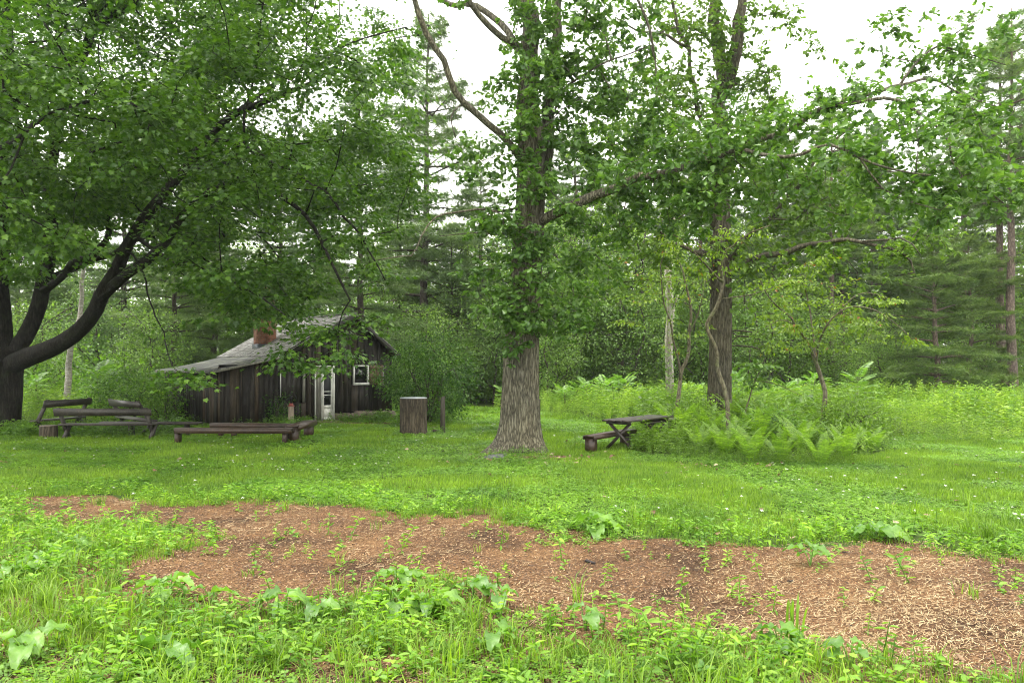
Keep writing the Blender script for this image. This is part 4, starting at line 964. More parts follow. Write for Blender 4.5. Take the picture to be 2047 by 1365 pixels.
    gt.build('trunk', MAT['oak_bark_b'], e, origin=base, smooth=True)
    g.build('crown', MAT['oak_leaf_b'], e, origin=base)
oak_right()

# ---------------------------------------------------------------- small understory trees
def small_tree(label, base, limbs, cl, leafm, barkm, per, T, n, spread, size, seed, tip=.004, cat='tree', name='dogwood_tree', group=None, droop=.45, thick=.22, arch=.1):
    rng = np.random.default_rng(seed); e = empty(name, base, label, cat, group); sk = Skel()
    for pts, r0, r1 in limbs: sk.limb(pts, r0, r1, step=.22)
    att = clump_points(cl, rng, per); ends = sk.grow(att, rng, step=.28, wig=.06, arch=arch)
    E = np.array(sk.p)[ends]; O = outward(sk, ends); g = Geo()
    spray_leaves(g, T, E, O, n, spread, size, rng, thick=thick, droop=droop, tilt=.5)
    pr = np.array(sk.par)[ends]; spray_leaves(g, T, np.array(sk.p)[pr], O, n*.4, spread*.7, size, rng, thick=thick, droop=droop, tilt=.5)
    finish(e, sk, base, ends, g, barkm, leafm, tip=tip, cap=.03, tsides=10)
    return e
DG = 'slender small trees growing out of the fern patch'
b = GD(1458,20.6)
small_tree('crooked mossy small tree standing right in front of the second oak trunk', b,
    [([b-(0,0,.1),P(1452,830,20.6),P(1440,760,20.6),P(1432,700,20.6),P(1420,670,20.6),P(1415,645,20.6),P(1428,610,20.5),P(1445,565,20.5),P(1440,540,20.4),P(1452,500,20.3)],   .065,.035),
     ([P(1441,562,20.5),P(1420,540,20.2),P(1390,505,20),P(1345,470,19.7),P(1310,450,19.5)], .03,.012), ([P(1452,505,20.3),P(1490,470,20),P(1540,450,19.8)], .03,.012), ([P(1428,600,20.5),P(1500,590,20.2),P(1560,570,20)], .02,.008)],
    [(1400,500,80,26,20,.9),(1460,470,76,24,20.2,.8),(1370,560,60,22,19.8,.6),(1500,520,70,20,20,.7),(1560,555,50,16,20,.6),(1350,470,50,16,19.8,.5),(1420,545,60,20,21,.7)], MAT['dogwood_leaf'], MAT['dog_bark'], 9, T_OVAL, 15, .28, .095, 41, group=DG)
b = GD(1348,23.5)
small_tree('slim forked small tree left of the second oak, beside the white dead trunk', b,
    [([b-(0,0,.1),P(1352,790,23.5),P(1362,755,23.5),P(1374,715,23.5),P(1380,660,23.4),P(1375,600,23.3),P(1365,540,23.2)], .07,.03),([P(1362,755,23.5),P(1350,700,23.3),P(1335,640,23),P(1325,580,22.8),P(1320,530,22.6)], .04,.018),([P(1378,670,23.4),P(1400,610,23),P(1410,560,22.8)], .025,.01)],
    [(1330,560,66,30,23,.9),(1280,590,60,26,22.8,.8),(1370,600,50,20,23.4,.6),(1300,640,60,20,23,.6),(1390,660,50,16,23,.6),(1270,540,50,24,23,.7),(1350,500,60,24,23,.7),(1330,700,50,12,23.2,.4),(1250,640,40,20,23,.4)], MAT['dogwood_leaf'], MAT['dog_bark'], 8, T_OVAL, 15, .3, .09, 42, group=DG)
b = GD(1641,22.0)
small_tree('small yellow-green tree with wide layered branches, right of the second oak', b,
    [([b-(0,0,.1),P(1646,800,22),P(1645,770,22),P(1636,735,22),P(1626,710,22)], .075,.055),([P(1626,710,22),P(1612,680,21.8),P(1590,650,21.4),P(1560,620,21),P(1535,590,20.8),P(1520,560,20.6)], .04,.014),
     ([P(1630,720,22),P(1625,670,22.2),P(1620,620,22.4),P(1610,570,22.5),P(1620,520,22.6)], .035,.012),([P(1632,725,22),P(1640,680,21.6),P(1665,640,21),P(1700,610,20.6),P(1740,615,20.3),P(1780,640,20.1),P(1818,672,20)], .035,.01),([P(1590,650,21.4),P(1560,640,21),P(1530,655,20.7)], .02,.008),([P(1665,640,21),P(1720,585,20.8),P(1790,600,20.6)], .02,.008)],
    [(1570,600,70,16,21,1),(1640,560,76,18,22,1),(1700,600,80,16,21,1),(1760,640,64,14,20.4,1),(1600,650,70,14,21.4,1),(1660,630,70,14,21.4,1),(1700,660,64,13,21,1),(1780,670,50,10,20.2,1),(1560,690,44,12,21.2,.8),(1620,690,50,12,21.4,.8),(1540,560,50,14,20.9,.9),(1600,530,56,14,21.8,.8),(1740,600,60,12,20.8,1),(1820,680,20,8,20,.8),(1660,520,30,12,22,.6),(1530,630,40,14,20.9,.8),(1690,690,50,10,21,.7)], MAT['dogwood_leaf'], MAT['dog_bark'], 13, T_OVAL, 19, .30, .105, 43, group=DG, thick=.14)
# oak sapling leaning in from the second oak's foot
b = GD(1480,24.0)
small_tree('low oak sapling with big lobed leaves at the right foot of the second oak', b, [([b,P(1500,780,24),P(1520,745,23.8),P(1530,715,23.6)], .03,.012),([P(1512,760,23.8),P(1560,770,23.4),P(1600,790,23)], .014,.008)],
    [(1510,730,36,22,23.8,1.2),(1545,760,30,18,23.6,1),(1490,760,24,20,23.8,1),(1590,785,24,10,23,.8)], MAT['oak_leaf'], MAT['dog_bark'], 9, T_OAK, 12, .24, .16, 44, name='oak_sapling')
# bush right of the cabin
def bush(label, c, R, H, n, leafm, seed, T=T_OVAL, size=.085, stems=7, lo=.0, name='shrub', nl=26):
    rng = np.random.default_rng(seed); e = empty(name, c, label, 'shrub'); sk = Skel(); sk.p=[c-(0,0,.1)]; sk.par=[-1]; sk.r=[.07]; sk.lead=[1]
    for i in range(stems):
        a = rng.random()*6.28; t = c+np.array((cos(a)*R*.35,sin(a)*R*.35,H*.55)); m = (c+t)/2+rng.normal(0,.08,3)
        sk.limb([c, m, t], .04,.02, step=.3)
    att=[]
    while len(att)<n:
        q = rng.normal(0,1,3); q/=np.linalg.norm(q); q*=rng.random()**(1/3.2); wb=.75+.55*vnoise(np.arctan2(q[1],q[0])*1.1+3,q[2]*1.2+4,1.6,seed+3); p = c+np.array((q[0]*R*wb,q[1]*R*wb,H*.52+q[2]*H*.5*wb))
        if p[2] < lo+.1 or vnoise(p[0]*1.3+p[2],p[1],1.1,seed)<.38: continue
        att.append(p)
    ends = sk.grow(att, rng, step=.3, wig=.1, arch=.1); E=np.array(sk.p)[ends]; O=outward(sk,ends); g=Geo()
    spray_leaves(g,T,E,O,nl,.34,size,rng,thick=.7,droop=.3,tilt=.6)
    finish(e,sk,c,ends,g,MAT['dark_bark'],leafm,tip=.004,cap=.03,tsides=8); return e
bush('dense round dark-green bush against the right side of the cabin', GD(856,28.4), 1.7, 3.2, 330, MAT['bush_leaf'], 51, size=.10, stems=9)
# white dead trunk
b = GD(1340,30); e = empty('dead_tree', b, 'tall bleached dead trunk with peeling bark, left of the second oak', 'tree')
g = Geo(); g.tube([b-(0,0,.1),P(1338,740,30),P(1336,680,30),P(1341,620,30),P(1334,560,30),P(1338,500,30),P(1344,440,30),P(1340,380,30)], [.17,.155,.145,.14,.13,.12,.10,.07], 14, wob=.1); 
g.tube([P(1341,620,30),P(1352,600,29.8),P(1356,590,29.8)],[.05,.035,.02],6); g.tube([P(1338,700,30),P(1322,690,29.9)],[.02,.01],5)
g.build('trunk', MAT['dead_bark'], e, origin=b, smooth=True)
g = Geo(); rng = np.random.default_rng(3); pts = np.array([P(1340+rng.normal(0,9), py, 29.8) for py in rng.uniform(560,790,80)]); spray_leaves(g,T_OVAL,pts,np.tile((0,-.3,.2),(80,1)),6,.16,.09,rng,thick=1); g.build('creeper', MAT['under'], e, origin=b)
# leaning birch behind the benches
b = GD(130,34); e = empty('birch_tree', b, 'pale leaning birch trunk behind the leftmost backed bench', 'tree')
sk = Skel(); sk.limb([b,P(134,740,34),P(145,680,34),P(158,620,34.2),P(168,540,34.4),P(172,450,34.6)], .15,.05, step=.5); rng = np.random.default_rng(61)
att = clump_points([(150,560,60,50,34,.7),(200,500,60,50,34.5,.7),(130,490,50,40,34,.7),(100,620,50,24,33.5,.8)], rng, 1.6); ends = sk.grow(att,rng,step=.5,wig=.1); g=Geo(); spray_leaves(g,T_SIMPLE,np.array(sk.p)[ends],outward(sk,ends),26,.5,.1,rng)
r = sk.radii(.006,2.3,.05); gt=Geo(); sk.mesh(gt,r,12); gt.build('trunk',MAT['birch_bark'],e,origin=b,smooth=True); g.build('crown',MAT['back_leaf'],e,origin=b)

# ================================================================== BACKGROUND TREES (shared kinds, each tree its own object)
def pine_kind(name, H, R, z0, seed, needle, bark, dense=1.0, r0=.24, tw=.42, dead=True):
    rng = np.random.default_rng(seed); e = empty(name, (0,0,0), 'x', 'tree'); g = Geo(); gc = Geo()
    tz = np.linspace(-.2,H,14); off = np.cumsum(rng.normal(0,.05,(14,2)),0); g.tube(np.stack((off[:,0],off[:,1],tz),-1), r0*(1-.93*np.clip(tz/H,0,1)**1.1)+.012, 10, wob=.05)
    Ts = [tuft_t(15,.40,.028,.6,rng,.9) for _ in range(5)]
    z = z0*.25 if dead else z0
    tp=[];td=[]
    while z < H*.985:
        f = (z-z0)/(H-z0); k = rng.integers(4,7)
        a0 = rng.random()*6.28
        for i in range(k):
            a = a0+i*6.28/k+rng.normal(0,.2); cx = np.interp(z,tz,off[:,0]); cy = np.interp(z,tz,off[:,1])
            if f < 0:
                L = rng.uniform(.4,1.3)*(R/3); rr=.014
                g.tube([(cx,cy,z),(cx+cos(a)*L*.6,cy+sin(a)*L*.6,z+.05),(cx+cos(a)*L,cy+sin(a)*L,z-.12*rng.random())],[rr,rr*.7,.004],3,caps=False); continue
            if rng.random() < .22: continue
            prof = R*(np.clip(f*5+.55,0,1))*(1-f**2.6)**.75+.3
            L = prof*rng.uniform(.5,1.25); up = .10+.35*f+rng.normal(0,.06)
            pts=[]
            for t in np.linspace(0,1,6): pts.append((cx+cos(a)*L*t, cy+sin(a)*L*t, z+L*(up*t-.14*t*t*(1-f)*1.5)))
            pts=np.array(pts); g.tube(pts, np.linspace(max(.012,.018*L),.005,6), 4, caps=False)
            nt_ = int(6*L*dense*3.6)
            for q in range(nt_):
                t = .30+.72*rng.random()**.8; b_ = pts[0]+0; bx_ = np.array([np.interp(t,np.linspace(0,1,6),pts[:,c]) for c in range(3)])
                s = rng.normal(0,.26)*L*(1.25-t)+rng.normal(0,.1); perp = np.array((-sin(a),cos(a),0))
                tp.append(bx_+perp*s+np.array((0,0,abs(s)*.12+rng.normal(0,.04)))); td.append(np.array((cos(a),sin(a),.25))+perp*np.sign(s)*.5)
        z += rng.uniform(.5,.95)*(1-.3*max(f,0))*(.62 if not dead else 1)
    tp=np.array(tp); td=np.array(td); pick = rng.integers(0,5,len(tp))
    for j in range(5):
        q = pick==j; R_=frames(td[q],np.tile((0,0,1.0),(q.sum(),1)),rng,.3)*rng.uniform(.75,1.25,q.sum())[:,None,None]*(tw/.42); gc.stamp(Ts[j],R_,tp[q])
    g.build('trunk', bark, e, smooth=True); gc.build('crown', needle, e); return e
def decid_kind(name, H, R, z0, seed, leafm, bark, n=330, r0=.16, size=.15, nl=22, T=T_SIMPLE):
    rng = np.random.default_rng(seed); e = empty(name,(0,0,0),'x','tree'); sk = Skel(); w = np.cumsum(rng.normal(0,.12,(6,2)),0)*np.array(1.0)
    sk.limb([(0,0,-.2)]+[(w[i,0],w[i,1],H*.85*(i+1)/6) for i in range(6)], r0, r0*.25, step=.5)
    for i in range(5):
        a = rng.random()*6.28; zz = z0+(H*.7-z0)*rng.random(); L=R*rng.uniform(.5,.8); sk.limb([(0,0,zz),(cos(a)*L*.5,sin(a)*L*.5,zz+L*.45),(cos(a)*L,sin(a)*L,zz+L*.8)], r0*.35,.03, step=.5)
    att=[]
    while len(att)<n:
        q = rng.normal(0,1,3); q/=np.linalg.norm(q); q*=rng.random()**(1/2.8); p=np.array((q[0]*R,q[1]*R,z0+(H-z0)*(.5+.5*q[2])))
        if vnoise(p[0]+p[2]*.8,p[1]-p[2]*.4,.6,seed)<.36: continue
        att.append(p)
    ends = sk.grow(att,rng,step=.7,wig=.1,arch=.15); E=np.array(sk.p)[ends]; O=outward(sk,ends); g=Geo(); spray_leaves(g,T,E,O,nl,.62,size,rng,thick=.55,droop=.3,tilt=.55)
    r=sk.radii(.008,2.3,.06); gt=Geo(); sk.mesh(gt,r,9); gt.build('trunk',bark,e,smooth=True); g.build('crown',leafm,e); return e
KIND = {}
KIND['pineA'] = pine_kind('pine_tree',19,3.4,3.0,101,MAT['pine_needle'],MAT['dark_bark'])
KIND['pineB'] = pine_kind('pine_tree',17,3.0,2.0,102,MAT['pine_needle_b'],MAT['dark_bark'])
KIND['pineC'] = pine_kind('pine_tree',20,3.2,6.5,103,MAT['pine_needle'],MAT['pine_bark'],r0=.26)
KIND['pineE'] = pine_kind('pine_tree',21,2.8,10.0,106,MAT['pine_needle_b'],MAT['pine_bark'],r0=.25)
KIND['pineD'] = pine_kind('pine_tree',12,2.8,.8,104,MAT['pine_needle'],MAT['dark_bark'],r0=.16)
KIND['cedar'] = pine_kind('cedar_tree',10,3.0,.9,105,MAT['cedar_needle'],MAT['pine_bark'],dense=1.7,r0=.17,tw=.34,dead=False)
KIND['decA'] = decid_kind('leafy_tree',13,3.6,1.5,111,MAT['back_leaf'],MAT['dark_bark'],380)
KIND['decB'] = decid_kind('leafy_tree',10,3.2,1.0,112,MAT['back_leaf_b'],MAT['dark_bark'],330)
KIND['decC'] = decid_kind('leafy_tree',7,2.6,.5,113,MAT['back_leaf'],MAT['dark_bark'],240,r0=.09,size=.13)
used = set(); 
def put(kind, px, d, label, group, sc=1.0, rz=None, stretch=1.0):
    k = KIND[kind]; rz = random.random()*6.28 if rz is None else rz; c = GD(px,d)
    if kind not in used:
        used.add(kind); k.location = c; k.rotation_euler=(0,0,rz); k.scale=(sc,sc,sc*stretch); k['label']=label; k['group']=group; return k
    return dup(k, c, rz, (sc,sc,sc*stretch), label, group)
GP='pines standing behind the clearing'; GDc='leafy trees of the wood edge'
LST = [
 # left, behind maple and benches
 ('pineD',345,41,'slim dark pine just left of the cabin wing roof',GP,1.0),('pineB',425,45,'dark pine whose trunk shows left of the brick chimney',GP,.8),('pineB',400,50,'pine with two dark stems above the lean-to roof',GP,.85),
 ('pineA',250,48,'dark pine behind the curved maple limb',GP,.9),('pineA',150,55,'tall pine far behind the leaning birch',GP,.85),('pineB',40,52,'dark pine glimpsed behind the maple trunk',GP,.9),('pineA',-60,46,'pine behind the left side of the maple trunk',GP,.85),
 ('pineA',560,47,'tall pine behind the brick chimney',GP,.82),('pineC',640,52,'tall pine behind the cabin ridge',GP,.9),
 ('pineA',722,37,'dark pine rising just behind the cabin gable peak',GP,.78),('pineA',850,47,'tall open pine with tiers reaching high between maple and central oak',GP,1.2),('pineB',800,52,'full pine behind the dark round bush',GP,.85),
 ('pineC',965,52,'leaning brown-stemmed pine left of the central oak trunk',GP,.75),('pineD',905,46,'low spreading pine behind the grass path left of the oak',GP,.8),
 ('pineC',1145,50,'twin-stemmed pine right behind the central oak',GP,.85),('pineB',1120,56,'pine behind the sumac right of the central oak',GP,.9),('pineC',1200,54,'brown-trunked pine behind the far shed',GP,.8),('pineA',1270,50,'dark pine left of the bleached dead trunk',GP,.75),
 ('pineC',1405,48,'thin black pine stem just left of the second oak trunk',GP,.8),('pineA',1530,54,'dark pine right behind the second oak',GP,.8),('pineC',1545,47,'brown pine trunk between the second oak and the yellow-green tree',GP,.85),
 ('pineA',1600,58,'far dark pine behind the yellow-green tree',GP,.85),('pineE',1667,47,'pale pine trunk seen through the yellow-green tree',GP,.85),('pineC',1690,52,'thick-stemmed pine right of the yellow-green tree',GP,.85),('pineC',1744,56,'slim black pine stem standing against a gap of sky',GP,.95),
 ('pineA',1750,60,'tall pine with flat tiers above the walnut sapling',GP,.95),('pineA',1860,60,'tall pine behind the drooping cedar',GP,.95),('pineE',1930,54,'dark tall pine right of the cedar top',GP,1.0),('pineA',1640,64,'distant pine far behind the small yellow-green tree',GP,1.0),
 ('pineE',2006,44,'thick reddish double pine trunk near the right edge',GP,1.0),('pineE',2028,41,'slender reddish pine trunk closest to the right edge',GP,.98),('pineA',2080,50,'dark pine at the very right edge',GP,.95),('pineB',1970,60,'pine far behind the reddish trunks',GP,.95),
 ('pineA',2160,48,'pine cut off by the right edge of the photo',GP,.95),('pineB',1800,66,'farthest pine showing between cedar and tiers of the tall pine',GP,1.0),('pineA',1460,62,'far pine hidden mostly by the second oak',GP,.8),('pineB',1330,60,'far pine behind the bleached dead trunk',GP,.75),
 ('cedar',1868,38,'broad brownish-green cedar at the meadow edge on the right',None,.88),('cedar',1935,43,'greener cedar behind the right shoulder of the broad cedar','cedars on the right',.9),('cedar',1240,43,'brown twiggy cedar behind the sumac and left of the dead trunk','cedars near the shed',.6),
 ('decA',905,52,'pale leafy tree filling the gap left of the central oak',GDc,.95),('decA',965,49,'light-green leafy tree close left of the central oak trunk',GDc,.85),('decB',880,50,'bluish leafy tree above the dark round bush',GDc,.7),
 ('decA',1140,46,'leafy tree behind the right side of the central oak crown',GDc,.95),('decB',1210,47,'leafy tree with grey-green crown above the shed',GDc,.9),('decA',1290,45,'leafy tree between central oak and bleached trunk',GDc,.9),('decB',1380,46,'leafy tree just left of the second oak',GDc,.8),
 ('decA',560,60,'pale leafy tree in the sky gap above the chimney',GDc,.95),('decB',480,56,'leafy tree behind the lean-to roof',GDc,.75),('decA',650,66,'far leafy tree above the cabin ridge',GDc,.9),('decC',300,38,'light young tree between the backed benches and the cabin',GDc,.75),
 ('decB',200,44,'leafy tree behind the leaning birch, under the limb',GDc,.75),('decC',70,36,'small leafy tree close right of the maple trunk',GDc,.75),('decB',100,50,'leafy tree in the shade behind the maple',GDc,.85),('decA',-40,58,'leafy tree showing left of the maple trunk',GDc,.85),
 ('decC',1765,40,'blue-green young tree right of the walnut sapling',GDc,.62),('decC',1720,42,'young leafy tree behind the walnut sapling',GDc,.72),('decA',2125,45,'light feathery tree crown leaning in at the right edge',GDc,1.15),('decB',1590,52,'leafy tree low behind the yellow-green tree',GDc,.6),
 ('decC',1010,44,'young tree peeping out left of the central oak base',GDc,.5),('decC',780,36,'bright young tree in the gap right of the cabin wall',GDc,.45),('decB',740,58,'leafy tree behind the cabin gable',GDc,.9),('decC',960,50,'young tree at the end of the grass path',GDc,.75),('decA',1080,44,'tall leafy tree hidden mostly by the central oak trunk',GDc,.9),('decA',1460,50,'leafy tree behind the second oak crown',GDc,1.0),('decA',1550,48,'leafy tree right of the second oak at mid height',GDc,.85),('decA',830,56,'pale leafy tree behind the open tall pine',GDc,.9),('decA',380,52,'leafy tree above the lean-to roof, behind the slim dark pine',GDc,.85),('decB',330,46,'leafy tree behind the slim dark pine',GDc,.8),('decC',1100,40,'bushy young tree right of the central oak behind the sumac',GDc,.7),('decC',860,42,'bushy young tree behind the dark round bush',GDc,.8)]
for px,d,k,sc in ((930,57,'decA',1.05),(1010,60,'decB',1.3),(1095,53,'decB',1.25),(1170,57,'decA',1.1),(1250,53,'decB',1.2),(1335,50,'decA',.95),(1420,57,'decB',1.3),(1505,55,'decA',1.0),(1580,58,'decB',1.2),(1650,54,'decB',1.0),(1725,62,'decA',1.0),(1810,58,'decB',1.1),(1900,62,'decA',1.05),(1985,56,'decB',1.1),(2060,60,'decA',1.1),(1130,43,'decC',1.0),(1190,44,'decC',1.1),(1265,42,'decC',.95),(1340,44,'decC',1.05),(1410,43,'decC',.9),(1490,42,'decC',1.0),(1570,44,'decC',1.05),(1630,45,'decC',.9),(930,45,'decC',1.0),(985,43,'decC',.8),(760,44,'decC',1.0),(1810,46,'decC',.8),(1960,47,'decC',.9),(870,60,'decB',1.3),(780,60,'decA',1.1),(600,56,'decB',1.2),(520,60,'decA',1.0),(440,58,'decA',1.05),(130,60,'decA',1.1),(230,56,'decB',1.1)):
    put(k,px,d,*(('low leafy young tree of the thicket along the far edge of the meadow','young trees of the thicket') if k=='decC' else ('leafy mid-green tree of the second row, mostly hidden by the trees before it','leafy trees in the second row of the wood')),sc)
for i,(k,px,d,lab,gr,sc) in enumerate(LST): put(k,px,d,lab,gr,sc)
# ================================================================== FAR WOOD, UNDERGROWTH, MEADOW, FERNS, LAWN
def far_wood():
    rng = np.random.default_rng(71); g = Geo(); gt = Geo()
    for i in range(240):
        d = rng.uniform(66,98); px = rng.uniform(-300,2350); H = rng.uniform(7,11.5)+ (2 if px>1400 else 0); c = GD(px,d); R = rng.uniform(2.5,4)
        k = 70; q = rng.normal(0,1,(k,3)); q/=np.linalg.norm(q,axis=1)[:,None]; q*=rng.random((k,1))**.4
        E = c+np.stack((q[:,0]*R,q[:,1]*R,H*.5+q[:,2]*H*.5),-1); spray_leaves(g,T_QUAD,E,q,10,.9,.42,rng,thick=.6)
        gt.tube([c,c+(rng.normal(0,.3),0,H*.9)],[.16,.05],5)
    tag(g.build('far_woods', MAT['back_leaf_b']), 'hazy mass of distant woodland closing the view between the trunks','woods',kind='stuff')
    tag(gt.build('far_woods_trunks', MAT['dark_bark']), 'stems of the distant woodland','woods',kind='stuff')
far_wood()
def underbrush():
    rng = np.random.default_rng(72); g = Geo(); n = 3600; k=0
    P_=[];S=[]
    while k < n:
        px = rng.uniform(-200,2300); d = rng.uniform(34,66)
        front = 44 if px>1500 else (42 if px>1080 else (46 if px>900 else (34 if px<330 else 38)))
        if d < front: continue
        c = GD(px,d); h = rng.uniform(.5,3.2); P_.append(c+(0,0,h*rng.random()+.2)); k+=1
    P_=np.array(P_); spray_leaves(g,T_SIMPLE,P_,rng.normal(0,.5,P_.shape)+(0,0,.5),30,.75,.17,rng,thick=.8,tilt=.7)
    tag(g.build('undergrowth', MAT['under']), 'dim leafy underbrush beneath the pines','undergrowth',kind='stuff')
underbrush()

def stem_t(rng, H, nl, ll, w, T=T_QUAD, tilt=.5, top=1.0, start=.15):
    """upright leafy stem"""
    parts=[]; pts=[]; lx,ly = rng.normal(0,.07,2)
    s = Geo(); s.tube([(0,0,0),(lx*.5,ly*.5,H*.5),(lx,ly,H)],[.005,.004,.002],3,caps=False); parts.append((s.V[0],s.I[0],s.N[0]))
    for i in range(nl):
        t = start+(1-start)*(i+.5)/nl; a = i*2.4+rng.random(); p = np.array((lx*t,ly*t,H*t))
        dr = np.array((cos(a),sin(a),.55*t+rng.normal(0,.2)-.1)); L = ll*(1-.35*abs(t-.55))*rng.uniform(.75,1.2)*(top if t>.8 else 1)
        R = frames(dr[None],np.array([[0,0,1.0]]),rng,.35)[0]*L; R[:,0]*=w; parts.append(xf_t(T,R,p))
    return merge_t(parts)
def scatter(g, Ts, x, y, rng, s0=.75, s1=1.25, z=None, m=0):
    n=len(x); pick = rng.integers(0,len(Ts),n); z = gz(x,y) if z is None else z; sc = rng.uniform(s0,s1,n)
    for j,T in enumerate(Ts):
        q = pick==j; R = yaws(rng.random(q.sum())*6.28, sc[q]); g.stamp(T,R,np.stack((x[q],y[q],z[q]),-1),m)

ISLAND = [(1270,905),(1310,915),(1400,922),(1500,930),(1620,932),(1720,925),(1765,905),(1775,880),(1760,850),(1650,832),(1450,822),(1320,828),(1292,848),(1268,880)]
def meadow_front(px):
    return np.interp(px,[-400,0,300,335,420,780,800,905,930,1070,1090,1160,1180,1300,1420,1700,1760,1800,2047,2500],[27.5,27.5,27,29,40,40,38,36,38,37,32,31.5,28.5,28,29,28,23.5,22.3,22.0,22.0])
def cabin_clear(x,y,m=.25):
    c,s = cos(CA),sin(CA); dx=x-CO[0]; dy=y-CO[1]; lx=dx*c+dy*s; ly=-dx*s+dy*c
    return (lx>-5.1-m)&(lx<1.85+m)&(ly>-m)&(ly<CL+m)
def meadow():
    rng = np.random.default_rng(81)
    T1=[stem_t(rng,rng.uniform(.85,1.1),20,.15,.38) for _ in range(6)]       # goldenrod
    T2=[stem_t(rng,rng.uniform(.5,.8),12,.17,.62) for _ in range(4)]         # broad leaved
    n=26000; d=21+ (rng.random(n)**1.25)*27; px=rng.uniform(-280,2330,n); x=(px-1023.5)/F*d
    fr = meadow_front(px)+(vnoise(x,d,.8,20)-.5)*2.2+(vnoise(x,d,2.4,19)-.5)*1.2; dens = np.where(px<330,.8,1)
    ok=(d>fr)&~cabin_clear(x,d,.4)&(rng.random(n)<dens*np.clip(.35+1.1*vnoise(x,d,.5,21),0,1))
    ok &= ~((px>895)&(px<1000)&(d<46)&(px>905+(d-38)*1.0)&(px<990))
    x=x[ok];d=d[ok];px=px[ok]; g=Geo(); sel=vnoise(x,d,.35,22)>.42
    edge = np.clip((d-meadow_front(px))/2.2,.45,1.0)
    hs = (.62+.75*vnoise(x,d,.55,23))*edge
    for m_,T in ((sel,T1),(~sel,T2)):
        xx=x[m_];dd=d[m_];pick=rng.integers(0,len(T),len(xx)); sc=hs[m_]*rng.uniform(.8,1.2,len(xx))
        for j in range(len(T)):
            q=pick==j; g.stamp(T[j],yaws(rng.random(q.sum())*6.28,sc[q]),np.stack((xx[q],dd[q],gz(xx[q],dd[q])),-1))
    q=rng.random(len(x))<.02; T3=[stem_t(rng,1.5,22,.17,.5) for _ in range(4)]; g3=Geo(); tall=vnoise(x,d,.6,27)>.62; q=q|((rng.random(len(x))<.10)&tall); scatter(g3,T3,x[q],d[q],rng,.65,1.05)
    tag(g3.build('tall_weeds', MAT['sumac']), 'taller bluish-green weeds standing up in patches above the meadow','weeds',kind='stuff')
    tag(g.build('meadow_plants', MAT['meadow']), 'tall bright goldenrod and weeds filling the meadow behind the lawn','meadow',kind='stuff')
meadow()
MAT['island'] = leaf_mat('ground_cover_leaf', (.09,.17,.022), (.145,.255,.032), (.24,.39,.055), .4, .45, .6)
def island():
    rng = np.random.default_rng(82); T=[stem_t(rng,rng.uniform(.3,.55),11,.13,.7,T_SIMPLE) for _ in range(6)]+[stem_t(rng,.75,16,.14,.4) for _ in range(2)]
    n=9000; d=rng.uniform(15.5,30,n); px=rng.uniform(1230,1800,n); x=(px-1023.5)/F*d; dx=(vnoise(x,d,1.5,24)-.5)*30; _,py=topix(x,d)
    ok=in_poly(px+dx,py+dx*.3,ISLAND); x=x[ok];d=d[ok];py=py[ok]
    g=Geo(); h=np.clip(.42+(926-py)/60*.72,.36,1.45)*(.5+.95*vnoise(x,d,1.3,29))*np.where(py>905,.75,1)
    pick=rng.integers(0,8,len(x))
    for j in range(8):
        q=pick==j; g.stamp(T[j],yaws(rng.random(q.sum())*6.28,(h*rng.uniform(.7,1.2,len(x)))[q]),np.stack((x[q],d[q],gz(x[q],d[q])),-1))
    tag(g.build('leafy_ground_cover', MAT['island']), 'dense low leafy plants between the ferns around the second oak','ground cover',kind='stuff')
island()

# ferns: three forms, each fern its own object
def frond_t(L, W, arch, rng, pairs=24):
    V=[];Fc=[]; ts=np.linspace(0,1,9); 
    def pos(t): return np.array((0, L*t*(.34+.28*t), L*(1.06*t-arch*t*t)))
    for i in range(8):
        a,b=pos(ts[i]),pos(ts[i+1]); w=.007*(1-ts[i])+.002; k=len(V); V+=[a-(w,0,0),a+(w,0,0),b+(w*.8,0,0),b-(w*.8,0,0)]; Fc.append([k,k+1,k+2,k+3])
    for i in range(pairs):
        t=.10+.88*i/(pairs-1); p=pos(t); tg=pos(min(1,t+.02))-pos(t-.02); tg/=np.linalg.norm(tg)
        l=W*(sin(pi*min(1,t*1.0)**.75)**.8*.95+.05)*rng.uniform(.9,1.08); wd=L*.88/(pairs-1)*.48
        for s in (-1,1):
            sd=np.array((s,0,0)); nrm=np.cross(tg,sd)*s; tip=p+sd*l+tg*l*.28-np.array((0,0,.16*l)); k=len(V)
            V+=[p-tg*wd*.6,p+sd*l*.5+tg*(l*.12-wd*.75)+(0,0,.02*l),tip,p+sd*l*.5+tg*(l*.12+wd*.75)+(0,0,.02*l),p+tg*wd*.6]; Fc.append([k,k+1,k+2,k+3,k+4])
    return poly_t(V,Fc)
def fern_kind(seed, n, L):
    rng=np.random.default_rng(seed); e=empty('fern',(0,0,0),'x','fern')
    for i in range(n):
        g=Geo(); T=frond_t(L*rng.uniform(.8,1.1),L*.135,rng.uniform(.22,.42),rng); a=i*6.283/n+rng.normal(0,.15); lean=rng.uniform(-.25,.15)
        R=euler(lean,rng.normal(0,.08),a); g.stamp(T,R[None],np.array([[0,0,0.0]])+np.array([[ -sin(a)*.04,cos(a)*.04,0]])); g.build('frond',MAT['fern'],e)
    return e
FK=[fern_kind(91,8,1.0),fern_kind(92,7,.9),fern_kind(93,9,1.05)]; fu=set()
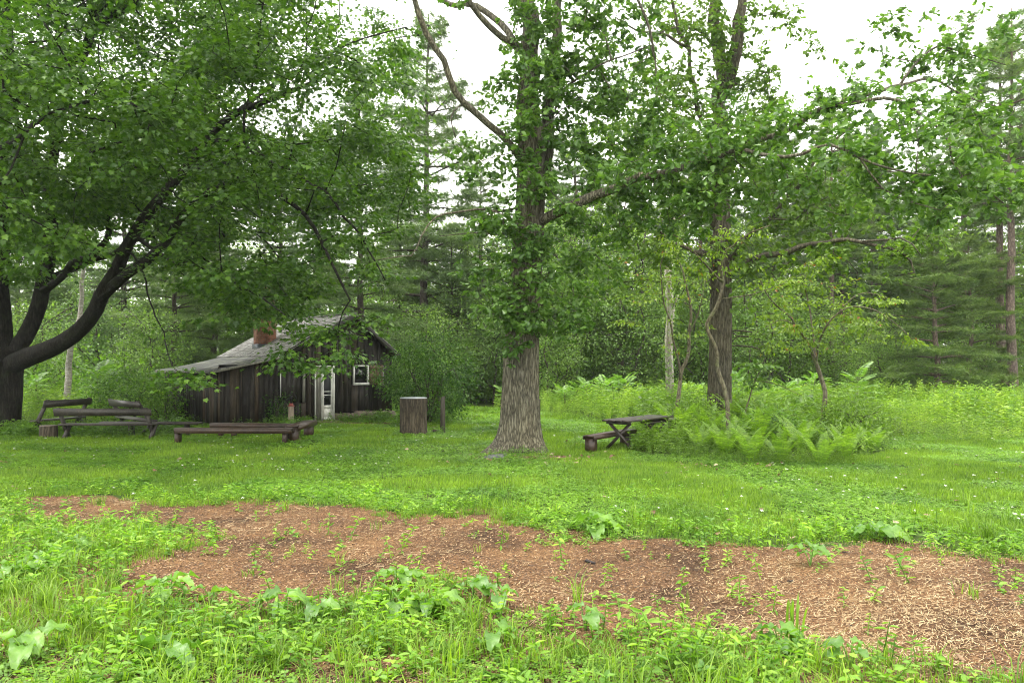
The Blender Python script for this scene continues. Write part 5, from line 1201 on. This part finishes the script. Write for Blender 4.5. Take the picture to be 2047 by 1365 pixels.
FERNS=[(1502,925,1.08,'large bright fern, frontmost, directly right of the crooked small tree'),(1400,905,.75,'fern in front of the picnic table end, low at the island edge'),(1450,912,.8,'fern left of the large bright front fern'),(1640,928,.95,'yellowish fern with browned tips at the front right of the fern patch'),
 (1560,925,.85,'fern between the large bright front fern and the yellowish one'),(1690,918,.8,'fern right of the yellowish fern'),(1740,905,.85,'rightmost fern at the edge of the mown grass'),(1600,905,1.0,'fern behind the yellowish fern'),
 (1520,895,1.05,'tall fern just behind the large bright front fern'),(1470,885,1.0,'fern at the foot of the crooked small tree'),(1415,882,1.05,'arching fern before the second oak base'),(1360,880,1.05,'dark fern next to the picnic table top'),(1380,862,1.15,'tall fern behind the picnic table'),
 (1335,855,1.1,'tall fern around the stem of the forked small tree'),(1480,862,1.15,'fern leaning on the right of the second oak trunk'),(1540,868,1.15,'tall fern in the middle of the patch'),(1600,870,1.05,'fern behind the middle of the patch, left of the yellow-green tree'),
 (1660,875,1.0,'fern at the foot of the yellow-green tree'),(1715,880,.95,'fern right of the foot of the yellow-green tree'),(1300,892,.7,'small fern hanging over the picnic table leg'),(1510,848,1.2,'fern far back right of the second oak'),(1570,850,1.1,'fern far back in the middle of the patch')]
for i,(px,py,s,lab) in enumerate(FERNS):
    k=i%3; c=G(px,py); c[2]=gz(c[0],c[1]); rz=random.random()*6.28
    if k not in fu: fu.add(k); o=FK[k]; o.location=c; o.rotation_euler=(0,0,rz); o.scale=(s*1.15,)*3; o['label']=lab; o['group']='ferns of the fern patch'
    else: dup(FK[k],c,rz,s*1.15,lab,'ferns of the fern patch')

# sumac / walnut saplings with compound leaves
def comp_leaf_t(L,W,rng,pairs=8):
    V=[];Fc=[]
    def pos(t): return np.array((0,L*t,L*(.28*t-.42*t*t)))
    for i in range(6):
        a,b=pos(i/6),pos((i+1)/6); k=len(V); V+=[a-(.004,0,0),a+(.004,0,0),b+(.003,0,0),b-(.003,0,0)]; Fc.append([k,k+1,k+2,k+3])
    for i in range(pairs):
        t=.2+.78*i/(pairs-1); p=pos(t); l=W*(.65+.5*sin(pi*t)); 
        for s in (-1,1):
            k=len(V); tip=p+np.array((s*l,l*.3,-.28*l)); m=(p+tip)/2+np.array((0,0,.04*l)); w=L/pairs*.42; V+=[p,m-(0,w,0),tip,m+(0,w,0)]; Fc.append([k,k+1,k+2,k+3])
    return poly_t(V,Fc)
def sumac(px,d,H,n,L,label,seed,stems=1,name='sumac_sapling'):
    rng=np.random.default_rng(seed); c=GD(px,d); e=empty(name,c,label,'sapling'); g=Geo(); gt=Geo()
    for s in range(stems):
        off=rng.normal(0,.35,2) if stems>1 else np.zeros(2); h=H*rng.uniform(.75,1); pts=np.array([(0,0,-.05),(off[0]*.5,off[1]*.5,h*.5),(off[0],off[1],h)]); gt.tube(pts,[.018,.014,.008],6)
        for i in range(n):
            t=.55+.45*i/n; a=i*2.4+rng.random(); p=np.array((off[0]*t,off[1]*t,h*t)); T=comp_leaf_t(L*rng.uniform(.75,1.15),L*.24,rng); up=(.9*(t-.55)/.45-.05)
            g.stamp(T,euler(up,rng.normal(0,.15),a)[None],p[None])
    gt.build('stem',MAT['dog_bark'],e,origin=None); g.build('crown',MAT['sumac'],e,origin=None); return e
sumac(1178,35,1.55,14,.65,'bright sumac sapling in front of the far shed',201,3)
sumac(1130,36,1.2,12,.55,'low sumac at the meadow edge right of the central oak',202,3)
sumac(1280,36,1.2,12,.55,'low sumac left of the bleached dead trunk',203,3)
sumac(1382,34,1.25,12,.5,'low sumac just left of the second oak trunk',204,3)
sumac(1715,26.5,1.75,16,.75,'bright walnut sapling with drooping compound leaves right of the yellow-green tree',205,1,'walnut_sapling')
sumac(1560,32,1.3,12,.55,'low pale sumac behind the fern patch',206,3)
sumac(200,31,1.9,14,.7,'bright sumac clump behind the leftmost benches',207,3)
sumac(80,32,1.7,12,.6,'sumac close right of the maple trunk',208,2)
sumac(1010,37,1.1,10,.5,'small sumac showing left of the central oak trunk',209,2)
sumac(250,30,1.4,12,.6,'arching sumac above the backed bench, left of the cabin wing',210,2)
bush('round leafy shrub inside the fern patch left of the second oak trunk', GD(1375,22.8), .75, 1.15, 80, MAT['island'], 221, stems=5, nl=24, size=.09)
bush('leafy shrub inside the fern patch behind the large front fern', GD(1545,20.2), .7, 1.0, 75, MAT['under'], 222, stems=5, nl=24, size=.09)
bush('leafy shrub at the right rear of the fern patch', GD(1700,21.5), .9, 1.2, 95, MAT['island'], 223, stems=5, nl=24, size=.09)
bush('low bramble shrub at the front right of the fern patch', GD(1690,18.6), .5, .55, 50, MAT['island'], 224, stems=4, nl=22, size=.08)
sumac(1620,33,1.7,12,.6,'sumac behind the yellow-green tree',231,3)
sumac(1230,34,1.7,13,.6,'taller sumac between the far shed and the bleached trunk',232,3)
sumac(1460,35,1.9,13,.6,'tall sumac hidden partly by the second oak trunk',233,3)
sumac(1850,38,1.4,11,.5,'sumac in front of the broad cedar',234,2)
sumac(1500,31,1.2,12,.55,'small sumac just right of the second oak trunk',211,2)
bush('low leafy shrub growing at the left corner of the wing', GD(322,27.6), .6, .95, 45, MAT['under'], 214, stems=4, nl=24)
bush('small climbing shrub against the wing wall left of the pump', GD(562,28.0), .42, 1.15, 45, MAT['bush_leaf'], 212, stems=4, nl=18, size=.07)
bush('leafy shrub behind the backed benches', GD(270,28.5), 1.5, 1.9, 150, MAT['under'], 213, stems=6, nl=26, size=.1)

# low plants along the cabin footing and oak base
def patches():
    rng=np.random.default_rng(95); g=Geo(); T=[stem_t(rng,rng.uniform(.18,.34),9,.09,.65,T_SIMPLE) for _ in range(5)]
    def blob(px,py,rx,ry,n,s=1):
        x=[];y=[]
        for i in range(n):
            c=G(px+rng.normal(0,rx*.5),py+rng.normal(0,ry*.5)); x.append(c[0]);y.append(c[1])
        x=np.array(x);y=np.array(y); k=~cabin_clear(x,y,.02); scatter(g,T,x[k],y[k],rng,.6*s,1.2*s)
    for a in ((700,840,60,5,240,1.1),(760,838,30,5,120,1.3),(500,846,120,6,260,1.0),(570,852,30,8,90,1.2),(610,850,22,4,60,1),(1060,908,40,12,110,.7),(1000,915,30,10,50,.6),(1045,925,50,8,50,.6),(30,870,60,8,220,1.3),(150,865,120,8,320,1.2),(260,868,80,8,160,1.1),(350,862,30,10,90,1.4),(880,868,20,6,30,.8),(1040,880,70,10,40,.5),(850,842,60,6,200,1.4)): blob(*a)
    tag(g.build('leafy_undergrowth', MAT['under']), 'low leafy plants along the cabin footing, benches and oak base','undergrowth',kind='stuff')
patches()

# ---------------------------------------------------------------- lawn
def blade_t(rng, n, H, w, spread, lean=.5):
    V=[];Fc=[]
    for i in range(n):
        a=rng.random()*6.28; b=rng.random()*6.28; o=np.array((rng.normal(0,spread),rng.normal(0,spread),0)); h=H*rng.uniform(.5,1.15); l=lean*rng.uniform(.2,1.2)*h; s=np.array((-sin(a),cos(a),0))*w*.5; d=np.array((cos(a),sin(a),0))
        p1=o+d*l*.25+(0,0,h*.55); p2=o+d*l+(0,0,h*(.95-.25*lean)); k=len(V)
        V+=[o-s,o+s,p1+s*.8,p1-s*.8,p2]; Fc+=[[k,k+1,k+2,k+3],[k+3,k+2,k+4]]
    return poly_t(V,Fc)
def clover_t(rng,n,H,s,spread):
    V=[];Fc=[]
    for i in range(n):
        o=np.array((rng.normal(0,spread),rng.normal(0,spread),H*rng.uniform(.4,1.1))); a0=rng.random()*6.28; tl=rng.normal(0,.3,2)
        for j in range(3):
            a=a0+j*2.09; d=np.array((cos(a),sin(a),tl[0]*cos(a)+tl[1]*sin(a))); p=np.array((-sin(a),cos(a),-tl[0]*sin(a)+tl[1]*cos(a))); k=len(V); V+=[o,o+d*s*.6+p*s*.42,o+d*s,o+d*s*.6-p*s*.42]; Fc.append([k,k+1,k+2,k+3])
    return poly_t(V,Fc)
def keep(x,y):
    """not inside bare mulch, cabin, fern island, tall meadow, dirt at the door"""
    px,py=topix(x,y); return ~bare_mask(x,y)&~cabin_clear(x,y,-.02)&~(in_poly(px,py,ISLAND)&(py<912))&(y<meadow_front(px)+1.5)&~((((x+5.6)/1.4)**2+((y-28.6)/.65)**2<1)|(((x-.75)/.8)**2+((y-17.45)/.38)**2<1)&(vnoise(x,y,6,77)>.3))
def lawn():
    rng=np.random.default_rng(101)
    TB=[blade_t(rng,9,.075,.006,.045) for _ in range(8)]; TC=[clover_t(rng,5,.045,.020,.045) for _ in range(6)]
    gB=Geo(); gC=Geo()
    def field(d0,d1,dens,s,fb):
        wd_=1.5 if d1<=12 else 1.38; A=wd_*(d1**2-d0**2)/2; n=int(A*dens); d=np.sqrt(rng.uniform(d0**2,d1**2,n)); x=(rng.random(n)-.5)*wd_*d; k=keep(x,d); x=x[k];d=d[k]; px,py=topix(x,d)
        # in the weedy foreground leave room for broad-leaved plants and bare soil
        th=np.where(d<9.6,np.clip(1.9*vnoise(x,d,1.3,40)-.35,0.10,1),1); k=rng.random(len(x))<th; x=x[k];d=d[k]
        w=vnoise(x,d,.8,41)+.25*rng.random(len(x)); isb=w<fb
        scatter(gB,TB,x[isb],d[isb],rng,s*.7,s*1.3); scatter(gC,TC,x[~isb],d[~isb],rng,s*.7,s*1.3)
    field(4.4,7.5,330,1.2,.6); field(7.5,12,400,1.0,.62); field(12,19,300,1.15,.66); field(19,30,150,1.5,.66); field(30,46,42,2.4,.66)
    tag(gB.build('grass', MAT['grass']), 'short mown lawn grass around the benches and trees','grass',kind='stuff')
    tag(gC.build('clover', MAT['clover']), 'light green clover and small weeds mixed into the lawn','clover',kind='stuff')
lawn()
def weeds():
    rng=np.random.default_rng(102)
    T=[stem_t(rng,rng.uniform(.06,.15),10,.062,.85,T_SIMPLE,start=.05) for _ in range(6)]+[stem_t(rng,rng.uniform(.16,.26),12,.07,.6,T_OVAL,start=.05) for _ in range(4)]
    TT=[blade_t(rng,10,.20,.008,.03,.9) for _ in range(6)]+[blade_t(rng,14,.30,.009,.035,.8) for _ in range(3)]
    g=Geo(); gT=Geo()
    n=16000; d=np.sqrt(rng.uniform(4.3**2,13.5**2,n)); x=(rng.random(n)-.5)*1.5*d; px,py=topix(x,d); b=bare_mask(x,d)
    # weed belts: along both margins of the mulch and in the whole lower left / lower middle
    near_edge = ~bare_mask(x,d)&(bare_mask(x,d-.9)|bare_mask(x,d-.45)|bare_mask(x,d+.5))
    low = (py>1180)|((px<450)&(py>1040))
    pr = np.where(b,.035,np.where(near_edge,.42,np.where(low,.62,.03))) * np.where(b|near_edge,1,np.clip(vnoise(x,d,1.2,43)*2.2-.6,.03,1))
    pr=pr*np.where((px>1650)&(py>1235),.45,1); k=rng.random(n)<pr; scatter(g,T,x[k],d[k],rng,.45,1.35)
    n=6000; d=np.sqrt(rng.uniform(4.3**2,12**2,n)); x=(rng.random(n)-.5)*1.5*d; px,py=topix(x,d); b=bare_mask(x,d); low=(py>1190)|((px<330)&(py>1050))
    pr=np.where(b,.012,np.where(low,.7,.10))*np.where(vnoise(x,d,1.1,44)>.42,1,.25); k=rng.random(n)<pr; scatter(gT,TT,x[k],d[k],rng,.7,1.2)
    tag(g.build('weeds', MAT['weed']), 'bright broad-leaved weeds sprouting along the mulch margins','weeds',kind='stuff')
    tag(gT.build('tall_grass', MAT['grass']), 'loose tufts of longer grass in the weedy foreground','grass',kind='stuff')
weeds()

# burdocks and other plants one can single out
def big_leaf(L, rng, wav=.06):
    nu,nv=7,9; V=[]
    for j in range(nv):
        v=j/(nv-1); w=L*.42*(sin(pi*(v*.86+.12))**.7)*(1.05-.35*v)
        for i in range(nu):
            u=(i/(nu-1)-.5)*2; x=u*w; y=L*v-(abs(u)**1.5*L*.10*(1-v)**2); z=abs(u)*w*.35-.5*L*v*v+wav*sin(v*14+u*5)*abs(u)**1.5*L*2.2
            V.append((x,y,z))
    Fc=[[j*nu+i,j*nu+i+1,(j+1)*nu+i+1,(j+1)*nu+i] for j in range(nv-1) for i in range(nu-1)]
    return poly_t(V,Fc)
def burdock(px,py,n,L,label,seed,h=.16):
    rng=np.random.default_rng(seed); c=G(px,py); c[2]=gz(c[0],c[1]); e=empty('burdock_plant',c,label,'burdock','burdock plants in the foreground'); g=Geo(); gs=Geo()
    for i in range(n):
        a=i*2.399+rng.normal(0,.3); r=L*rng.uniform(.12,.55)*(1 if i else .2); hh=h*rng.uniform(.5,1.2); l=L*rng.uniform(.6,1.1); p=np.array((cos(a)*r,sin(a)*r,hh)); gs.tube([(0,0,0),(p[0]*.6,p[1]*.6,hh*.7),p],[.006,.005,.004],5,caps=False)
        T=big_leaf(l,rng); R=euler(rng.uniform(-.1,.35),rng.normal(0,.2),a-pi/2); g.stamp(T,R[None],p[None])
    gs.build('stalk',MAT['burdock'],e); g.build('leaf',MAT['burdock'],e,smooth=True)
BD=[(330,1205,6,.24,'burdock with scalloped leaves at the lower left margin of the mulch'),(425,1212,4,.18,'small burdock right next to the scalloped one on the mulch margin'),(570,1228,5,.2,'burdock left of the large central burdock'),(640,1240,5,.2,'burdock just left of the large central burdock'),
 (800,1165,5,.26,'tall-leaved burdock behind the large central clump'),(790,1215,7,.28,'largest central burdock at the lower margin of the mulch'),(860,1225,6,.24,'burdock to the right within the central clump'),(945,1195,4,.2,'burdock with one raised leaf right of the central clump'),
 (1000,1215,4,.18,'small burdock at the right end of the central clump'),(1190,1062,7,.34,'wide burdock on the far side of the mulch, right of the oak'),(1745,1078,6,.3,'wide burdock on the far right edge of the mulch'),(100,1140,7,.26,'dark burdock at the left edge of the mulch'),
 (330,1350,6,.24,'burdock at the very bottom left of the photo'),(990,1300,4,.16,'burdock near the bottom middle'),(1170,1258,4,.16,'burdock with a long raised leaf at the bottom middle right'),(1620,1135,5,.17,'lone burdock with upright leaves out on the mulch'),
 (60,1330,5,.2,'burdock in the bottom left corner'),(1560,1300,5,.16,'burdock at the bottom, right of the middle'),(1700,1330,5,.15,'burdock at the bottom right among low weeds'),(150,1120,5,.22,'burdock beside the dark one at the left edge'),(30,1170,5,.2,'burdock cut by the left edge of the photo')]
for i,(px,py,n,L,lab) in enumerate(BD): burdock(px,py,n,L,lab,300+i)
def tuft(px,py,n,H,label,seed,w=.010,sp=.035,lean=.75):
    rng=np.random.default_rng(seed); c=G(px,py); c[2]=gz(c[0],c[1])
    V=[];Fc=[]
    for i in range(n):
        a=rng.random()*6.28; o=np.array((rng.normal(0,sp),rng.normal(0,sp),0)); h=H*rng.uniform(.55,1.1); l=lean*rng.uniform(.15,1.1)*h; s=np.array((-sin(a),cos(a),0))*w*.5; d=np.array((cos(a),sin(a),0)); k=len(V)
        for j,t in enumerate((0,.3,.6,.85)): p=o+d*l*t**2+np.array((0,0,h*(t-.28*lean*t**3))); V+=[p-s*(1-.5*t),p+s*(1-.5*t)]
        V.append(o+d*l*1.05+np.array((0,0,h*(1-.36*lean)))); 
        Fc+=[[k,k+1,k+3,k+2],[k+2,k+3,k+5,k+4],[k+4,k+5,k+7,k+6],[k+6,k+7,k+8]]
    g=Geo(); g.add(V,Fc); o=g.build('grass_tuft',MAT['grass']); o.location=c; tag(o,label,'grass tuft','grass tussocks one can tell apart in the foreground')
for i,a in enumerate([(228,1185,34,.26,'upright grass tussock on the left margin of the mulch'),(90,1225,80,.24,'big arching grass tussock at the lower left'),(200,1010,30,.2,'thin grass tussock at the top left of the mulch'),(1588,1290,10,.42,'tall lone grass shoot with a broad blade near the bottom right',.026,.02,.3),
    (1980,1085,60,.32,'tall grass tussock by the right edge of the photo'),(1935,1080,26,.34,'thin upright grass beside the right-edge tussock'),(500,1150,16,.10,'small grass sprig alone on the mulch'),(1010,1140,14,.14,'thin grass sprig on the mulch below the oak',.006,.02,.4),(1420,1290,14,.2,'grass sprig at the lower margin right of the middle'),
    (40,1300,60,.24,'drooping grass tussock near the bottom left corner'),(350,1290,50,.2,'loose grass tussock right of the bottom left burdock'),(560,1330,60,.24,'long-bladed tussock at the bottom left of the middle'),(1375,1215,12,.22,'single thin grass stalk standing on the mulch',.007,.012,.3)]): tuft(*a[:4],a[4],400+i,*a[5:])
# fallen dead-leaf bits and wood chunks on lawn and mulch
def chunk(px,py,s,col,label,cat,seed):
    rng=np.random.default_rng(seed); c=G(px,py); g=Geo(); R=euler(rng.normal(0,.2),rng.normal(0,.15),rng.random()*3); 
    g.box((-s,-s*.3,0),(s,s*.3,s*.28),jit=s*.09,R=R); o=g.build('wood_chunk',col); o.location=(c[0],c[1],gz(c[0],c[1])+.012); tag(o,label,cat)
DK=plain_mat('charred_wood',(.03,.024,.022),.9); TN=plain_mat('tan_bark_piece',(.22,.14,.08),.85)
chunk(1580,1162,.035,DK,'dark curled bark piece on the mulch left of the pale straw','bark piece',1); chunk(1180,1118,.06,DK,'charred stick lying in the middle of the mulch','stick',2); chunk(1210,1148,.05,TN,'thin tan wood splinter on the mulch','wood splinter',3)
chunk(1690,1108,.03,DK,'small dark wood lump near the far right edge of the mulch','wood lump',4); chunk(1920,1312,.05,TN,'tan bark slab on the mulch near the bottom right','bark piece',5); chunk(1700,1245,.028,DK,'dark cinder lump in the straw','wood lump',6)

def litter():
    rng=np.random.default_rng(120); n=900; d=np.sqrt(rng.uniform(9**2,34**2,n)); x=(rng.random(n)-.5)*1.34*d; k=keep(x,d); x=x[k];d=d[k]
    near=np.exp(-(((x-.4)/1.6)**2+((d-17.6)/1.8)**2)); 
    x=np.concatenate((x,rng.normal(.6,.8,160),rng.normal(4.2,.8,60))); d=np.concatenate((d,rng.normal(17.2,.7,160),rng.normal(16.2,.5,60))); n=len(x); g=Geo()
    dr=rng.normal(0,1,(n,3))*(1,1,.25); R=frames(dr,np.tile((0,0,1.0),(n,1)),rng,.5)*rng.uniform(.04,.11,n)[:,None,None]; g.stamp(T_OAK,R,np.stack((x,d,gz(x,d)+rng.uniform(.02,.06,n)),-1))
    m,nt,out=newmat('fallen_leaf'); geo=N_(nt,'ShaderNodeNewGeometry'); c=ramp(nt,geo.outputs['Random Per Island'],[(0,(.10,.05,.025)),(.5,(.22,.13,.07)),(1,(.42,.33,.22))]); b=N_(nt,'ShaderNodeBsdfPrincipled'); b.inputs['Roughness'].default_value=.7; nt.links.new(c,b.inputs['Base Color']); nt.links.new(b.outputs[0],out.inputs[0])
    tag(g.build('fallen_leaves', m), 'dry brown leaves scattered over the lawn and round the oak','leaves',kind='stuff')
    n=1500; d=np.sqrt(rng.uniform(10**2,33**2,n)); x=(rng.random(n)-.5)*1.34*d; k=keep(x,d)&(vnoise(x,d,.5,50)>.45); x=x[k];d=d[k];n=len(x); g=Geo(); T=clover_t(rng,3,.02,.018,.006)
    scatter(g,[T],x,d,rng,.7,1.3,z=gz(x,d)+rng.uniform(.05,.09,n)); tag(g.build('clover_flowers', plain_mat('white_clover_flower',(.62,.62,.55),.8)), 'tiny white clover heads dotted through the lawn','flowers',kind='stuff')
litter()
def dirt(name,cx,cy,rx,ry,label,seed):
    st=.06; xs=np.arange(cx-rx*1.4,cx+rx*1.4,st); ys=np.arange(cy-ry*1.4,cy+ry*1.4,st); X,Y=np.meshgrid(xs,ys); r=((X-cx)/rx)**2+((Y-cy)/ry)**2+(vnoise(X,Y,3,seed)-.5)*1.3
    w=len(xs);h=len(ys); ins=r<1; ok=ins[:-1,:-1]&ins[1:,:-1]&ins[:-1,1:]&ins[1:,1:]; i=(np.arange(h-1)[:,None]*w+np.arange(w-1)[None,:])[ok]
    V=np.stack((X,Y,gz(X,Y)+.012+.02*vnoise(X,Y,9,seed)),-1).reshape(-1,3); g=Geo(); g.raw(V,np.stack((i,i+1,i+1+w,i+w),-1).ravel(),np.full(len(i),4)); tag(g.build(name,DIRT,smooth=True),label,kind='structure')
DIRT=plain_mat('bare_brown_earth',(.12,.068,.036),.95,var=.45,nsc=14)
dirt('bare_soil',.75,17.45,.95,.45,'bare brown soil patch at the right foot of the central oak',61)
dirt('bare_soil',-5.6,28.6,1.5,.75,'worn earth patch before the white door',62)
HAZE = 0.0003
# ================================================================== CAMERA, SKY, LIGHT
cam = bpy.data.cameras.new('camera'); co_ = bpy.data.objects.new('camera', cam); COL.objects.link(co_); scn.camera = co_
co_.location = (0,0,EYE); co_.rotation_euler = (pi/2,0,0); cam.sensor_width = 36; cam.lens = F/2047*36; cam.shift_y = (HY-682.5)/2047; cam.clip_end = 3000; cam.clip_start = .05
EL, AZ = radians(70), radians(285)        # sun behind cloud, high on the left
w = bpy.data.worlds.new("World"); scn.world = w; w.use_nodes = True; nt = w.node_tree; nt.nodes.clear()
sky = nt.nodes.new('ShaderNodeTexSky'); sky.sky_type = 'NISHITA'; sky.sun_disc = False; sky.sun_elevation = EL; sky.sun_rotation = AZ; sky.dust_density = 4; sky.air_density = 1.2
# overcast: the blue sky is hidden behind an even, slightly mottled white cloud sheet
tc = nt.nodes.new('ShaderNodeTexCoord'); mp = nt.nodes.new('ShaderNodeMapping'); mp.inputs['Scale'].default_value = (1,1,2.5); nt.links.new(tc.outputs['Generated'], mp.inputs[0])
nz = noise(nt, mp.outputs[0], 1.6, 5, .55); cl = ramp(nt, nz, [(.3,(9.3,9.1,8.6)),(.7,(10.6,10.4,9.8))])
mix = mixc(nt, .9, sky.outputs[0], cl); bg = nt.nodes.new('ShaderNodeBackground'); bg.inputs['Strength'].default_value = .13; nt.links.new(mix, bg.inputs[0])
ow = nt.nodes.new('ShaderNodeOutputWorld'); nt.links.new(bg.outputs[0], ow.inputs[0])
L_ = bpy.data.lights.new('sun','SUN'); L_.energy = 1.2; L_.angle = radians(14); L_.color = (1,.97,.92); lo = bpy.data.objects.new('sun', L_); COL.objects.link(lo)
from mathutils import Vector
sd = Vector((sin(AZ)*cos(EL), cos(AZ)*cos(EL), sin(EL))); lo.rotation_euler = sd.to_track_quat('Z','Y').to_euler()
vs = scn.view_settings; vs.view_transform = 'Standard'; vs.look = 'None'; vs.gamma = 1; vs.use_curve_mapping = False; vs.exposure = 1.62
cy = scn.cycles; cy.max_bounces = 6; cy.diffuse_bounces = 4; cy.glossy_bounces = 2; cy.transmission_bounces = 4; cy.transparent_max_bounces = 4; cy.use_denoising = True
cy.sample_clamp_indirect = 6; cy.use_adaptive_sampling = True; cy.adaptive_threshold = .02; cy.pixel_filter_type = 'BLACKMAN_HARRIS'; cy.filter_width = 1.1
import os
if HAZE:
    g = Geo(); g.box((-140,-12,-1.5),(140,125,30)); m, nt, out = newmat('damp_air'); pv = nt.nodes.new('ShaderNodeVolumePrincipled'); pv.inputs['Density'].default_value = HAZE; pv.inputs['Color'].default_value=(.93,.97,1,1); pv.inputs['Anisotropy'].default_value=.3
    nt.links.new(pv.outputs[0], out.inputs['Volume']); hz = g.build('haze', m); tag(hz, 'faint damp air softening the farthest trees','haze',kind='stuff')
